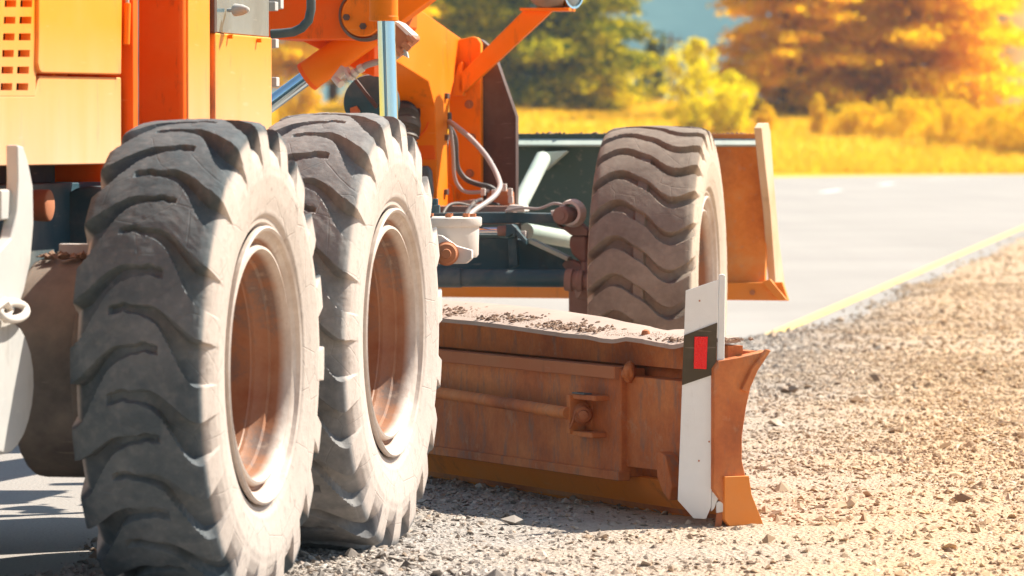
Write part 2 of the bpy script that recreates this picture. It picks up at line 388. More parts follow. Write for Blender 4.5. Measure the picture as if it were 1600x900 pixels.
# crushed stones lying on it
def stones(name, X, Y, Z, size, m, parent=None, **k):
    n = len(X)
    base = np.array([(1,0,0),(-1,0,0),(0,1,0),(0,-1,0),(0,0,1),(0,0,-.6),(.62,.62,.45),(-.62,-.55,.4)], float)[:8]
    faces = np.array([(0,6,4),(6,2,4),(2,1,4),(1,7,4),(7,3,4),(3,0,4),(0,2,6),(1,3,7),(0,2,5),(2,1,5),(1,3,5),(3,0,5)])
    V = base[None] * (1 + rng.uniform(-.38, .38, (n, 8, 3)))
    V[..., 2] *= rng.uniform(.35, .8, (n, 1)); V[..., 1] *= rng.uniform(.55, 1, (n, 1))
    a = rng.uniform(0, 6.283, n); ca, sa = np.cos(a)[:, None], np.sin(a)[:, None]
    x = V[..., 0]*ca - V[..., 1]*sa; y = V[..., 0]*sa + V[..., 1]*ca; z = V[..., 2]
    tx, ty = rng.uniform(-.5, .5, (n, 1)), rng.uniform(-.5, .5, (n, 1)); z = z + x*tx + y*ty
    s = np.asarray(size)[:, None]
    P = np.stack([x*s + X[:, None], y*s + Y[:, None], z*s + Z[:, None]], -1)
    Fc = (faces[None] + (np.arange(n) * 8)[:, None, None]).reshape(-1, 3)
    return np_mesh(name, P.reshape(-1, 3), Fc, m, parent, **k)
def scatter(n, t0, t1, o0, o1, smin, smax, pw=2.6):
    t = t0 + (t1 - t0) * rng.random(n); o = o0 + (o1 - o0) * rng.random(n)
    keep = (vnoise(t * .3, o * 1.1, 1.0, 11) * .62 + vnoise(t, o, 3.3, 12) * .38) ** 1.5 > rng.random(n) * .62
    keep &= (o > -.75 * (1 - sm(t, -1.5, 3)) + .06 + .3 * vnoise(t, t*0, 1.3, 3) - .12 * rng.random(n)**2)
    t, o = t[keep], o[keep]; s = smin + (smax - smin) * rng.random(len(t))**pw
    x = EL0.x + ET.x*t + EN.x*o; y = EL0.y + ET.y*t + EN.y*o; z = np.maximum(shoulder_h(t, o), .001) + s * .12
    return x, y, z, s
parts = [scatter(34000, -20, -16.5, -.8, 4.6, .005, .018), scatter(230000, -16.5, -2, -.8, 4.2, .0035, .016, 3.3), scatter(65000, -2, 14, -.05, 6.5, .006, .022), scatter(26000, 14, 48, -.05, 12, .012, .036),
         scatter(3600, -16.5, 2, -.6, 4.2, .012, .032, 2.0), scatter(500, -16.5, 6, -.4, 5, .026, .048, 2.0)]
ST = [np.concatenate(a) for a in zip(*parts)]
stones('gravel', *ST, M['stone'], kind='stuff', label='grey and tan crushed gravel strewn over the road shoulder')

# far side: meadow bank rising behind the road
def bank_h(x, y):
    e = np.clip((y - 183) / 40, 0, 1); e = e*e*(3-2*e)
    return -.02 + e * 2.2 + np.clip(y - 215, 0, 25) * .02 + .35 * vnoise(x, y, .11, 21) * e + .2 * vnoise(x, y, .4, 22) * e
gx = np.linspace(-140, 180, 170); gy = np.concatenate([np.linspace(181.5, 260, 70), np.linspace(265, 800, 30)])
XX, YY = np.meshgrid(gx, gy, indexing='ij'); ZZ = bank_h(XX, YY) 
ni, nj = XX.shape; idx = np.arange(ni*nj).reshape(ni, nj)
Fq = np.stack([idx[:-1, :-1], idx[1:, :-1], idx[1:, 1:], idx[:-1, 1:]], -1).reshape(-1, 4)
struct(np_mesh('grass_bank', np.stack([XX, YY, ZZ], -1).reshape(-1, 3), Fq, M['meadow'], smooth=True))

def hill(name, x0, x1, y0, y1, hfun, m, nx=110, ny=50):
    a, b_ = np.linspace(x0, x1, nx), np.linspace(y0, y1, ny); A, B = np.meshgrid(a, b_, indexing='ij'); H = hfun(A, B)
    id_ = np.arange(nx*ny).reshape(nx, ny); F_ = np.stack([id_[:-1, :-1], id_[1:, :-1], id_[1:, 1:], id_[:-1, 1:]], -1).reshape(-1, 4)
    return struct(np_mesh(name, np.stack([A, B, H], -1).reshape(-1, 3), F_, m, smooth=True))
hill('hill', -1500, 2300, 1500, 3200, lambda x, y: -5 + np.sin(np.clip((y - 1500) / 1700, 0, 1) * 1.57) * (420 + 130 * vnoise(x, y, .002, 31)) + 25 * vnoise(x, y, .012, 32), M['hill_blue'])
hill('hill', 52, 700, 520, 1100, lambda x, y: -4 + np.clip((x - .098 * y) / 5, 0, 1) * np.sin(np.clip((y - 520) / 560, 0, 1) * 1.57) * (150 + 50 * vnoise(x, y, .006, 33)) + 3 * vnoise(x, y, .05, 34) * np.clip((x - .098 * y) / 5, 0, 1), M['hill_tan'], 240, 50)

# ================================================================== VEGETATION
def leaves(name, P, size, m, parent=None, flat_=0.0, elong=1.0, **k):
    n = len(P); P = np.asarray(P); s = np.asarray(size) if np.ndim(size) else np.full(n, size)
    a = rng.normal(size=(n, 3)); a[:, 2] *= (1 - flat_); a /= np.linalg.norm(a, axis=1)[:, None]
    b_ = rng.normal(size=(n, 3)); b_ -= a * (a*b_).sum(1)[:, None]; b_ /= np.linalg.norm(b_, axis=1)[:, None]
    s = s[:, None]
    V = np.stack([P - a*s*elong, P + b_*s*.5, P + a*s*elong, P - b_*s*.5], 1).reshape(-1, 3)
    Fc = np.arange(n*4).reshape(-1, 4)
    return np_mesh(name, V, Fc, m, parent, **k)
def ground_z(x, y): return float(bank_h(np.array([x]), np.array([y]))[0])
def trunk_mesh(parent, h, r, limbs, name='trunk'):
    mb = MB(); mb.tube([(0, 0, -.4), (.05*h*.1, 0, h*.35), (0, .02*h*.1, h*.7), (0, 0, h)], [r*1.25, r*.8, r*.5, r*.08], 9)
    for a_, b_, rr in limbs: mb.tube([a_, (Vector(a_) + Vector(b_)) / 2 + Vector((0, 0, .03*h)), b_], [rr, rr*.6, rr*.2], 5)
    return mb.build(name, M['bark'], parent)
def conifer(px, d, h, rad, m, label, name='pine_tree', dens=1.0, lean=.0, low=.05, group='tall conifers behind the road'):
    x = (px - 800) * d / F; root = empty(name, (x, d, ground_z(x, d) - .1), label=label, cat='tree', group=group)
    P = []; S = []; limbs = []
    nb = int(120 * dens)
    for i in range(nb):
        t = low + (1 - low) * (i + rng.random()) / nb; z0 = h * t; a = i * 2.4 + rng.uniform(-.5, .5)
        L = rad * (1 - t)**.72 * (1.05 if t > .12 else .85) * rng.uniform(.62, 1.12) + .25
        tip = np.array([math.cos(a)*L, math.sin(a)*L, z0 + L * rng.uniform(-.12, .22)])
        base = np.array([0, 0, z0 - .03*L])
        if i % 2 == 0: limbs.append((tuple(base), tuple(tip * np.array([.85, .85, 1])), .05 + .012 * L))
        nc = max(3, int(L * 3.2))
        for j in range(nc):
            u = .25 + .8 * (j + rng.random()) / nc
            c = base + (tip - base) * u; c[2] += .10 * L * math.sin(u * 3.1) 
            spread = .26 * L * (1.15 - u * .55) + .1
            k_ = int(34 * dens); q = rng.normal(size=(k_, 3)) * np.array([spread, spread, spread * .34]) * .55
            P.append(c + q); S.append(rng.uniform(.07, .17, k_))
    P = np.concatenate(P); S = np.concatenate(S)
    trunk_mesh(root, h * .97, .02 * h, limbs)
    leaves('crown', P, S * 1.1, m, root, flat_=.3, elong=1.25)
    return root
def broad(px, d, h, rad, m, label, name='bush', n=7000, cat='bush', stem=True, group='shrubs and small trees behind the road', leaf=.09, narrow=1.0):
    x = (px - 800) * d / F; root = empty(name, (x, d, ground_z(x, d) - .1), label=label, cat=cat, group=group)
    nb = 70; P = []; limbs = []
    for i in range(nb):
        t = (i + .5) / nb; z = h * (.06 + .88 * t); rr = rad * (math.sin(min(1, t*1.5 + .25) * 1.57)) * (1 - t**2.2 * narrow)**.5
        a = rng.uniform(0, 6.28); q = rr * rng.uniform(.1, .95); c = np.array([math.cos(a)*q, math.sin(a)*q, z])
        s = max(.10, rr * rng.uniform(.12, .34)); k_ = n // nb
        v = rng.normal(size=(k_, 3)); v /= np.linalg.norm(v, axis=1)[:, None]; v *= np.abs(rng.normal(.35, .45, (k_, 1))) * s * 1.5; v[:, 2] *= 1.25
        P.append(c + v)
        if i % 6 == 0: limbs.append(((0, 0, z*.4), tuple(c), .02 + .008*h))
    if stem: trunk_mesh(root, h*.75, .012*h + .02, limbs)
    leaves('crown' if stem else 'foliage', np.concatenate(P), rng.uniform(leaf*.6, leaf*1.3, sum(len(p) for p in P)), m, root, elong=1.1)
    return root
conifer(842, 228, 17, 5.6, M['pine_green'], 'tall green pine with sunlit yellow boughs above the dozer blade', dens=1.25, low=.03)
conifer(915, 236, 13, 3.4, M['pine_green'], 'smaller yellow-green pine beside the tall green pine, nearer the hill gap', low=.02)
conifer(520, 236, 12, 6.5, M['pine_gold'], 'golden brown conifer seen between the cab and the orange frame', dens=1.0, low=.12)
conifer(700, 244, 16, 4.5, M['pine_green'], 'dark green pine behind the yellow gooseneck of the grader', low=.05)
conifer(1228, 222, 15, 4.1, M['pine_gold'], 'orange larch just right of the blue hill gap', name='larch_tree', dens=1.2, low=.01)
conifer(1425, 226, 16, 6.4, M['pine_gold'], 'widest orange larch, rightmost of the tall trees', name='larch_tree', dens=1.35, low=.01)
conifer(1335, 234, 13, 4.0, M['pine_gold'], 'orange larch between the two larger larches', name='larch_tree', low=.02)
broad(1277, 206, 2.0, .55, M['bush_gold'], 'small golden sapling in front of the orange larches', 'larch_sapling', 2600, 'tree', leaf=.07)
broad(1085, 206, 4.7, 2.0, M['leaf_yellow'], 'bright yellow birch in the gap below the blue hill', 'birch_tree', 9000, 'tree')
broad(1142, 207, 3.0, 1.5, M['leaf_yellow'], 'low yellow tree between the birch and the orange larches', 'birch_tree', 6000, 'tree')
broad(1020, 246, 4.2, 1.35, M['leaf_dark'], 'dark round-headed tree left of the yellow birch', 'round_tree', 7000, 'tree')
broad(958, 232, 3.6, 1.7, M['leaf_yellow'], 'yellow-green bush at the right foot of the green pine', 'bush', 6000)
broad(1196, 208, 1.3, .62, M['bush_gold'], 'small golden bush above the end plate of the dozer blade', 'bush', 2500, stem=False)
broad(575, 216, 2.6, 1.6, M['bush_gold'], 'golden bush behind the diagonal chrome cylinder rod', 'bush', 4000)
broad(470, 214, 2.2, 1.5, M['bush_gold'], 'golden bush beside the cab edge', 'bush', 4000)
for px, d, h, r_, lab in ((1420, 206, 1.9, 2.3, 'golden bush below the widest larch'), (1492, 202, 2.1, 2.4, 'rounded yellow bush right of the widest larch'),
                          (1560, 200, 1.8, 2.2, 'yellow bush near the right edge of the picture'), (1612, 198, 2.6, 2.2, 'yellow bush cut by the right edge of the picture'), (1340, 207, 1.3, 2.2, 'low golden bush between the sapling and the larger bushes')):
    broad(px, d, h, r_, M['bush_gold'], lab, 'bush', 4200, stem=False, leaf=.08)
# grass
n = 120000
gxs = rng.uniform(-28, 44, n); gys = 182.5 + 60 * rng.random(n)**1.5; dn = vnoise(gxs, gys, .25, 41); kp = dn > rng.random(n) * .5; gxs, gys = gxs[kp], gys[kp]; n = len(gxs)
gz = bank_h(gxs, gys); hh = rng.uniform(.12, .42, n) * (.5 + vnoise(gxs, gys, .18, 42)); wd = rng.uniform(.03, .08, n); aa = rng.uniform(0, 6.28, n); lx, ly = rng.normal(0, .1, n), rng.normal(0, .1, n)
V = np.stack([np.stack([gxs - np.cos(aa)*wd, gys - np.sin(aa)*wd, gz - .03], -1), np.stack([gxs + np.cos(aa)*wd, gys + np.sin(aa)*wd, gz - .03], -1), np.stack([gxs + lx, gys + ly, gz + hh], -1)], 1).reshape(-1, 3)
np_mesh('grass', V, np.arange(n*3).reshape(-1, 3), M['grass'], kind='stuff', label='dry golden grass covering the bank beyond the road')
# utility pole
r_ = empty('utility_pole', ((1048 - 800) * 300 / F, 300, ground_z((1048 - 800) * 300 / F, 300)), label='thin wooden utility pole standing before the blue hill', cat='pole')
zt = CAM_H + 168 * 300 / F - r_.location.z
MB().tube([(0, 0, -.5), (0, 0, zt)], [.13, .09], 8).build('shaft', M['bark'], r_)
MB().box((-.7, -.07, zt - .55), (.7, .07, zt - .4)).build('crossarm', M['bark'], r_)
for sx in (-.6, 0, .6): MB().tube([(sx, 0, zt - .4), (sx, 0, zt - .22)], .04, 6).build('insulator', M['darkdust'], r_)

# ================================================================== MOTOR GRADER
G = empty('motor_grader', GO, -TH, label='orange motor grader with huge dusty tyres parked on the road edge', cat='grader')

def interp_profile(base, top, n):
    b_ = np.array(base); t_ = np.array(top); L = np.r_[0, np.cumsum(np.hypot(*np.diff(b_, axis=0).T))]
    u = np.linspace(0, L[-1], n); return np.stack([np.interp(u, L, b_[:, k]) for k in (0, 1)], 1), np.stack([np.interp(u, L, t_[:, k]) for k in (0, 1)], 1)
BASE = [(.168,.372),(.180,.384),(.192,.398),(.204,.425),(.212,.462),(.216,.505),(.214,.548),(.205,.580),(.191,.597),(.172,.611),(.148,.621),(.112,.633),(.06,.644),(0,.646)]
TOP  = [(.168,.372),(.180,.384),(.192,.398),(.204,.425),(.212,.462),(.217,.507),(.217,.556),(.211,.600),(.205,.636),(.199,.656),(.178,.667),(.13,.673),(.06,.676),(0,.677)]
def tyre_mesh(kind, NT=1140, NH=60):
    b_, t_ = interp_profile(BASE, TOP, NH)
    # ring ridges on the sidewall
    for i in range(NH):
        r0 = b_[i, 1]
        if r0 < .62:
            bumpv = .004 * math.exp(-((r0 - .392) / .004)**2) + .0035 * math.exp(-((r0 - .418) / .004)**2) - .004 * math.exp(-((r0 - .405) / .004)**2) + .002 * math.exp(-((r0 - .52) / .006)**2)
            b_[i, 0] += bumpv; t_[i, 0] += bumpv
    B = np.concatenate([b_, b_[-2::-1] * [-1, 1]]); Tt = np.concatenate([t_, t_[-2::-1] * [-1, 1]])
    k_ = 1.05 if kind == 'front' else .88; B[:, 0] *= k_; Tt[:, 0] *= k_
    m_ = len(B); side = np.linspace(1, -1, m_)
    Ltot = np.r_[0, np.cumsum(np.hypot(*np.diff(B, axis=0).T))]; a = (Ltot[-1]/2 - Ltot) / (Ltot[-1]/2)        # +1 right bead .. -1 left bead
    # a normalised so that tread shoulder ~ 1
    sh = .215 * 1.0; i_sh = np.argmin(abs(B[:m_//2, 1] - .604)); x = a / a[i_sh]
    th = np.arange(NT) / NT * 2 * math.pi; TH_, XX_ = np.meshgrid(th, x, indexing='ij')
    if kind == 'rear': TH_ = TH_ + (-.42 * sm(abs(XX_), .22, .95)) * 2*math.pi/19
    else: TH_ = TH_ + .42 * -np.sin((XX_ * .93 - .10) * math.pi) * 2*math.pi/27
    if kind == 'rear':
        N = 19; ph = TH_ * N / (2*math.pi)
        wob = .03 * np.sin(TH_ * 5 + XX_ * 2) + .02 * np.sin(TH_ * 11)
        def family(off, sgn):
            X_ = XX_ * sgn                                        # this family runs in from the shoulder at X_=+1
            s = -.42 * sm(X_, .22, .95) + .03 * sm(X_, -.30, -.20) * (1 - sm(X_, -.16, -.06)) + wob
            g = .12 + .08 * sm(X_, .0, .35) + .36 * sm(X_, .30, .85) + .02*np.sin(TH_*7+sgn)
            f = (s - (ph + off)) % 1.0                           # 0 at the lug edge, growing into the groove
            e = .018
            inside = sm(f, 0, e) * (1 - sm(f, g - e, g))
            inside *= sm(X_, -.40, -.34)
            depth = .62 + .38 * sm(X_, .10, .45)
            return inside * depth
        gr = np.maximum(family(0, 1), family(.5, -1))
    else:
        N = 27; ph = TH_ * N / (2*math.pi)
        s = -.42 * np.sin((XX_ * .93 - .10) * math.pi) + .05 * np.sin(XX_ * 9)
        f = (ph - s + .03*np.sin(TH_*6)) % 1.0; g = .34 + .05 * sm(abs(XX_), .6, 1); e = .03
        gr = sm(f, 0, e) * (1 - sm(f, g - e, g))
        stub = (1 - sm(abs(XX_ + .02), .10, .14)); gr = gr * (1 - .45 * stub)
    if kind == 'front': fade = 1 - sm(abs(XX_), 1.06, 1.45)
    else: fade = 1 - sm(abs(XX_), 1.25, 1.75)
    h = 1 - gr
    h = np.where(abs(XX_) > 1.0, 1 - gr * fade - (1 - fade) * 0, h)
    Bx, Br, Tx, Tr = B[:, 0][None], B[:, 1][None], Tt[:, 0][None], Tt[:, 1][None]
    if kind == 'front': Tr = Tr + .004
    wear = .0035 * (vnoise(TH_ * 9, XX_ * 3, 1.4, 51) - .5) + .0018 * (vnoise(TH_ * 46, XX_ * 14, 1.4, 52) - .5)
    if kind == 'front': wear = wear * .3
    x3 = Bx + (Tx - Bx) * h; r3 = Br + (Tr - Br) * h + wear * (abs(XX_) < 1.3)
    P = np.stack([x3, -r3 * np.cos(TH_), r3 * np.sin(TH_)], -1).reshape(-1, 3)
    idx = np.arange(NT * m_).reshape(NT, m_); n_ = np.roll(idx, -1, 0)
    Fc = np.stack([idx[:, :-1], n_[:, :-1], n_[:, 1:], idx[:, 1:]], -1).reshape(-1, 4)
    tread = (1 - sm(abs(XX_), .98, 1.12)).reshape(-1)
    return P, Fc, tread
def wheel(kind, name_mat, loc_u, v_face, cz, phase, steer=0, flip=False, mesh=None, labels=None):
    """disc (part) > tyre, rim (sub-parts); origin at the wheel centre"""
    cx = v_face - .190 if not flip else v_face
    mb = MB()
    mb.lathe([(-.075, .315), (-.10, .30), (-.13, .292), (-.27, .29), (-.31, .28), (-.315, .24), (-.30, .17), (-.29, .165), (-.29, .09), (-.28, .085), (-.28, 0)], (.216, 0, 0), n=64)
    for k in range(10):
        a = k * .628; c = Vector((.216 - .31, math.cos(a)*.205, math.sin(a)*.205)); mb.tube([c - Vector((.02, 0, 0)), c + Vector((.018, 0, 0))], .014, 6)
    hub = mb.build('wheel', M['rim'], G, bev=0)
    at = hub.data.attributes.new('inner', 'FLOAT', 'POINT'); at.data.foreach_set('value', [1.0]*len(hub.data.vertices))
    rimb = MB().lathe([(-.035, .368), (-.022, .383), (-.010, .384), (-.006, .378), (-.010, .370), (-.022, .366), (-.030, .352), (-.045, .345), (-.048, .336), (-.034, .330), (-.026, .327), (-.024, .320), (-.036, .312),
                       (-.06, .309), (-.08, .308), (-.085, .298), (-.13, .293), (-.135, .288), (-.29, .286), (-.30, .25)], (.216, 0, 0), n=96)
    rimb.lathe([(-.432 + .035, .368), (-.432 + .01, .383), (-.432 + .03, .34), (-.40, .30), (-.30, .288)], (.216, 0, 0), n=64)
    rm = rimb.build('rim', M['rim'], hub)
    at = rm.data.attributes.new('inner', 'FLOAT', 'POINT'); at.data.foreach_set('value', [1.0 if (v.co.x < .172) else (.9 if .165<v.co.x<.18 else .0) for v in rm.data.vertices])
    ty = np_mesh('tyre', mesh[0], mesh[1], M[name_mat], hub, smooth=True, attrs={'tread': mesh[2]})
    ty.data.set_sharp_from_angle(angle=R(30))
    if kind == 'rear':
        for o_ in (hub, rm):
            for v in o_.data.vertices: v.co.x -= .026
    hub.location = (cx, loc_u, cz); hub.rotation_mode = 'ZYX'
    hub.rotation_euler = (phase, 0, -steer + (math.pi if flip else 0))
    return hub
tm = tyre_mesh('rear'); tf = tyre_mesh('front')
W1 = wheel('rear', 'tyre', 0, 0, .668, R(3), mesh=tm)
W2 = wheel('rear', 'tyre_dusty', 1.52, 0, .695, R(11), mesh=tm)
fz = .668; pf = Qu(1108, 446, 6.85)
W3 = wheel('front', 'tyre_front', 6.85, 0, .675, R(4), steer=R(-3), mesh=tf)
W3.location.x = pf.x + .012 - .216 * 1.05; W3.location.z = .668
LV = -2.5
for (u, k, mm) in ((0, 'tyre', tm), (1.52, 'tyre_dusty', tm), (6.85, 'tyre_front', tf)):
    w_ = wheel('rear', k, u, LV + .216, .675, R(20), flip=True, mesh=mm)

def part(mb, name, m, parent=G, bev=.004, **k): return mb.build(name, M[m] if isinstance(m, str) else m, parent, bev=bev, **k)
def poly_u(pxs, u): return [Qu(x, y, u) for x, y in pxs]
def poly_v(pxs, v): return [Qv(x, y, v) for x, y in pxs]
FW = Vector((0, 1, 0)); RT = Vector((1, 0, 0)); UP = Vector((0, 0, 1))

# ---- tandem case, hubs
def stadium(u0, u1, z0, z1, n=14):
    r = (z1 - z0) / 2; zc = (z0 + z1) / 2
    return [(u0 + r - r*math.sin(a), zc + r*math.cos(a)) for a in np.linspace(0, math.pi, n)] + [(u1 - r + r*math.sin(a), zc - r*math.cos(a)) for a in np.linspace(0, math.pi, n)]
pts = [(-.44, u, z) for u, z in stadium(-.36, 1.88, .355, .965)]
case = part(MB().prism(pts, (-.20, 0, 0)), 'tandem_case', 'tandem', bev=.02)
rim_pts = [(-.425, u, z) for u, z in stadium(-.39, 1.91, .325, .99)]
part(MB().prism(rim_pts, (-.025, 0, 0)), 'case_flange', 'tandem', case, .006)
case_l = part(MB().prism([(p[0] - 1.42, p[1], p[2]) for p in pts], (-.20, 0, 0)), 'tandem_case', 'tandem', bev=.02)
n = 900; xx = rng.uniform(-.63, -.45, n); yy = rng.uniform(-.15, .9, n)
stones('dirt_crumbs', xx, yy, np.full(n, .967) + 0*xx, .004 + .014 * rng.random(n)**2, M['dirt'], case, kind='stuff')
for a_, b_ in (((-.60, -.02, .965), (-.46, .03, 1.0)), ((-.62, .3, .965), (-.47, .36, 1.015))): part(MB().box(a_, b_), 'case_bracket', 'grey', case)
for u in (0, 1.52):
    part(MB().tube([(-.70, u, .675), (-.40, u, .675)], .12, 20), 'axle_hub', 'darkdust'); part(MB().tube([(-2.4, u, .675), (-1.8, u, .675)], .12, 20), 'axle_hub', 'darkdust')
part(MB().tube([(-.6, .76, .66), (-1.9, .76, .66)], .16, 20), 'rear_axle', 'darkdust')

# ---- chassis under the hood
part(MB().box((-1.0, -.9, .80), (-.86, 3.2, 1.16)), 'chassis_rail', 'dark'); part(MB().box((-1.75, -.9, .80), (-1.61, 3.2, 1.16)), 'chassis_rail', 'dark')
part(MB().box((-1.6, -.7, .72), (-1.01, 2.4, 1.30)), 'engine_block', 'dark', bev=.04)
part(MB().box((-1.0, 1.95, .42), (-.56, 3.0, 1.08)), 'shadow_box', 'dark', bev=.04)  # unseen box added to cast shade on the asphalt
part(MB().tube([(-.80, .9, 1.02), (-.80, 2.2, 1.02)], .13, 20), 'air_tank', 'dark', bev=.01)
p_ = Qv(62, 321, -.80); part(MB().lathe([(-.03, 0), (-.03, .042), (.0, .046), (.03, .046), (.034, .036), (.034, 0)], p_, (1, 0, 0), 28), 'pulley', 'rusty')
part(MB().tube([(p_.x - .3, p_.y, p_.z), (p_.x, p_.y, p_.z)], .02, 10), 'pulley_shaft', 'dark')

# ---- hood with louvred side panel
vh = -.70
def hv(px, py): return Qv(px - (py - 60) * .045 * 0, py, vh)
A = Qv(190, 256, vh); B_ = Qv(0, 259, vh); zb = A.z; u1 = A.y; u0 = -1.75; zt = 2.25
hood = part(MB().box((-1.85, u0, zb + .02), (vh - .16, u1 - .01, zt)), 'hood', 'orange', bev=.01)
# louvre plate: slabs between real slots
def cell(mb, x0, x1, y0, y1, th=.028, slant=.048):
    q = [Qv(x - y * slant, y, vh) for x, y in ((x0, y0), (x1, y0), (x1, y1), (x0, y1))]; mb.prism(q, (-th, 0, 0))
rows = [5 + 26 * k for k in range(-6, 6)]; cols = [(-28, -11), (7.5, 25.5), (32, 50.5)]
rows_b = [(r - 5, r + 6) for r in rows]; mb = MB()
xs = [-190]; 
for c in cols: xs += list(c)
xs.append(62)
for i in range(len(xs) - 1):
    slotcol = i % 2 == 1
    if not slotcol: cell(mb, xs[i], xs[i+1], -165, 150)
    else:
        y = -165
        for (a, b_) in rows_b:
            if a > y: cell(mb, xs[i], xs[i+1], y, a)
            y = b_
        cell(mb, xs[i], xs[i+1], y, 150)
louv = part(mb, 'louvre_panel', 'orange_panel', bev=0)
for c in cols:
    q = [Qv(x - y * .048, y, vh - .14) for x, y in ((c[0]-2, -160), (c[1]+2, -160), (c[1]+2, 145), (c[0]-2, 145))]
    part(MB().prism(q, (-.004, 0, 0)), 'louvre_shade_sheet', 'slot', louv, 0)  # dark sheet standing in for the shade inside the slots
q = [Qv(x, y, vh) for x, y in ((-190, 150), (54.5, 150), (62, 118.5), (190, 121), (190, 256), (-190, 263))]
part(MB().prism(q, (-.028, 0, 0)), 'hood_lower_panel', 'orange_panel', bev=.004)
q = [Qv(x, y, vh + .012) for x, y in ((62, -170), (61, 60), (60, 100), (62, 110), (66, 114.5), (190, 117), (193, -170))]
dpan = part(MB().prism(q, (-.035, 0, 0)), 'hood_door', 'orange_panel', bev=.006)
h0 = Qv(199, 5, vh + .02); h1 = Qv(197, 70, vh + .02); mb = MB().tube([h1, h0], .011, 12)
part(mb, 'hinge', 'orange', dpan, .002); part(MB().tube([h0, h0 + Vector((0, 0, .012))], .006, 8), 'hinge_pin', 'grey', dpan, 0)
part(MB().box((vh - .155, u0, zb + .02), (vh - .03, u0 + .03, zt)), 'hood_corner', 'orange', hood, .004)
part(MB().box((vh - .155, u0 + .031, zt - .03), (vh - .002, u1 - .01, zt)), 'hood_edge', 'orange', hood, .004)
gm = part(MB().box((-1.68, u0 - .012, zb + .18), (vh - .25, u0 + .002, zt - .14)), 'grille_backing', 'slot', hood, 0)
for k in range(14):
    z = zb + .20 + k * .052; part(MB().box((-1.67, u0 - .034, z), (vh - .26, u0 - .013, z + .028)), 'grille_slat', 'orange_shaded', gm, .003)
for x in (-1.78, vh - .12):
    part(MB().lathe([(0, .045), (.025, .045), (.03, .038), (.03, 0)], (x, u0, zb + .14), (0, -1, 0), 24), 'tail_lamp', 'post_red', hood, 0)
# hood end return and cab
e0 = Qu(190, 100, u1); e1 = Qu(208, 100, u1 + .02)
part(MB().box((-1.8, u1 + .02, zb + .02), (e1.x, u1 + .07, zt)), 'bulkhead', 'orange_shaded', bev=.004)
part(MB().prism(poly_u([(190, 300), (214, 300), (214, -190), (190, -190)], u1 + .08), (0, .02, 0)), 'bulkhead_seam', 'hose', bev=0)  # dark strip along the seam between bulkhead and cab
part(MB().box((-1.7, u1 + .1, zb + .02), (vh - .16, u1 + .6, zt)), 'air_cleaner_box', 'dark', bev=.004)
vc = -.60
print('U', u1)
c0 = Qv(287, 100, vc); uc = c0.y; c1 = Qu(216, 100, uc); 
d0 = Qv(336, 100, vc + .012); d1 = Qv(425, 100, vc + .012)
q0 = Qu(213, 100, uc + .02)
cab = part(MB().box((-1.95, uc, zb - .15), (vc, d0.y + .002, 2.5)), 'cab', 'orange_shaded', bev=.018)
part(MB().box((vc - .02, uc + .03, zb - .14), (vc + .006, d0.y - .035, 2.5)), 'cab_side_post', 'orange_panel', cab, .004)
part(MB().box((-1.9, d0.y, zb - .15), (vc - .03, d1.y - .02, 1.05)), 'cab_floor', 'dark', cab)
door = part(MB().box((vc - .03, d0.y + .004, Qv(360, 230, vc).z), (vc + .012, d1.y, Qv(336, 51, vc + .012).z)), 'cab_door', 'orange_panel', cab, .006)
zg = Qv(336, 51, vc + .012).z
part(MB().box((vc - .028, d0.y + .02, zg + .002), (vc + .004, d1.y - .006, 2.5)), 'door_glass', 'glass', cab, .003)
part(MB().box((vc - .03, d0.y - .01, zg), (vc + .014, d0.y + .019, 2.5)), 'door_frame', 'brown', cab, .003)
part(MB().box((-1.9, d1.y - .05, 1.0), (vc - .031, d1.y - .012, 2.5)), 'windscreen_pillar', 'dark', cab, .003)
for (x, y) in ((357, 57), (402, 63)):
    p_ = Qv(x, y, vc + .014); part(MB().tube([p_, p_ + Vector((.014, 0, 0))], .007, 8), 'bolt', 'orange', cab, 0)
p_ = Qv(356, 16, vc + .01)
part(MB().lathe([(0, .006), (.03, .006), (.032, .02), (.06, .017), (.085, .008), (.088, 0)], p_, (1, -.5, .0), 20), 'door_knob', 'grey', cab, 0)
for (x, y) in ((427, 10), (428, 68), (429, 128)):
    p_ = Qv(x, y, vc - .01); part(MB().box(p_ - Vector((.02, .02, .015)), p_ + Vector((.012, .02, .015))), 'door_hinge', 'grey', cab, .003)
# grab rail
pp = [(486, -40), (486, 0), (486, 14), (482, 32), (471, 44), (458, 50), (440, 52), (424, 53)]
part(MB().tube(poly_u(pp, d1.y + .35), .0155, 14), 'grab_rail', 'dark', cab, 0)
p_ = Qu(432, 5, d1.y + .3); part(MB().box(p_ - Vector((.03, .02, .02)), p_ + Vector((.02, .02, .02))), 'rail_bracket', 'grey', cab)

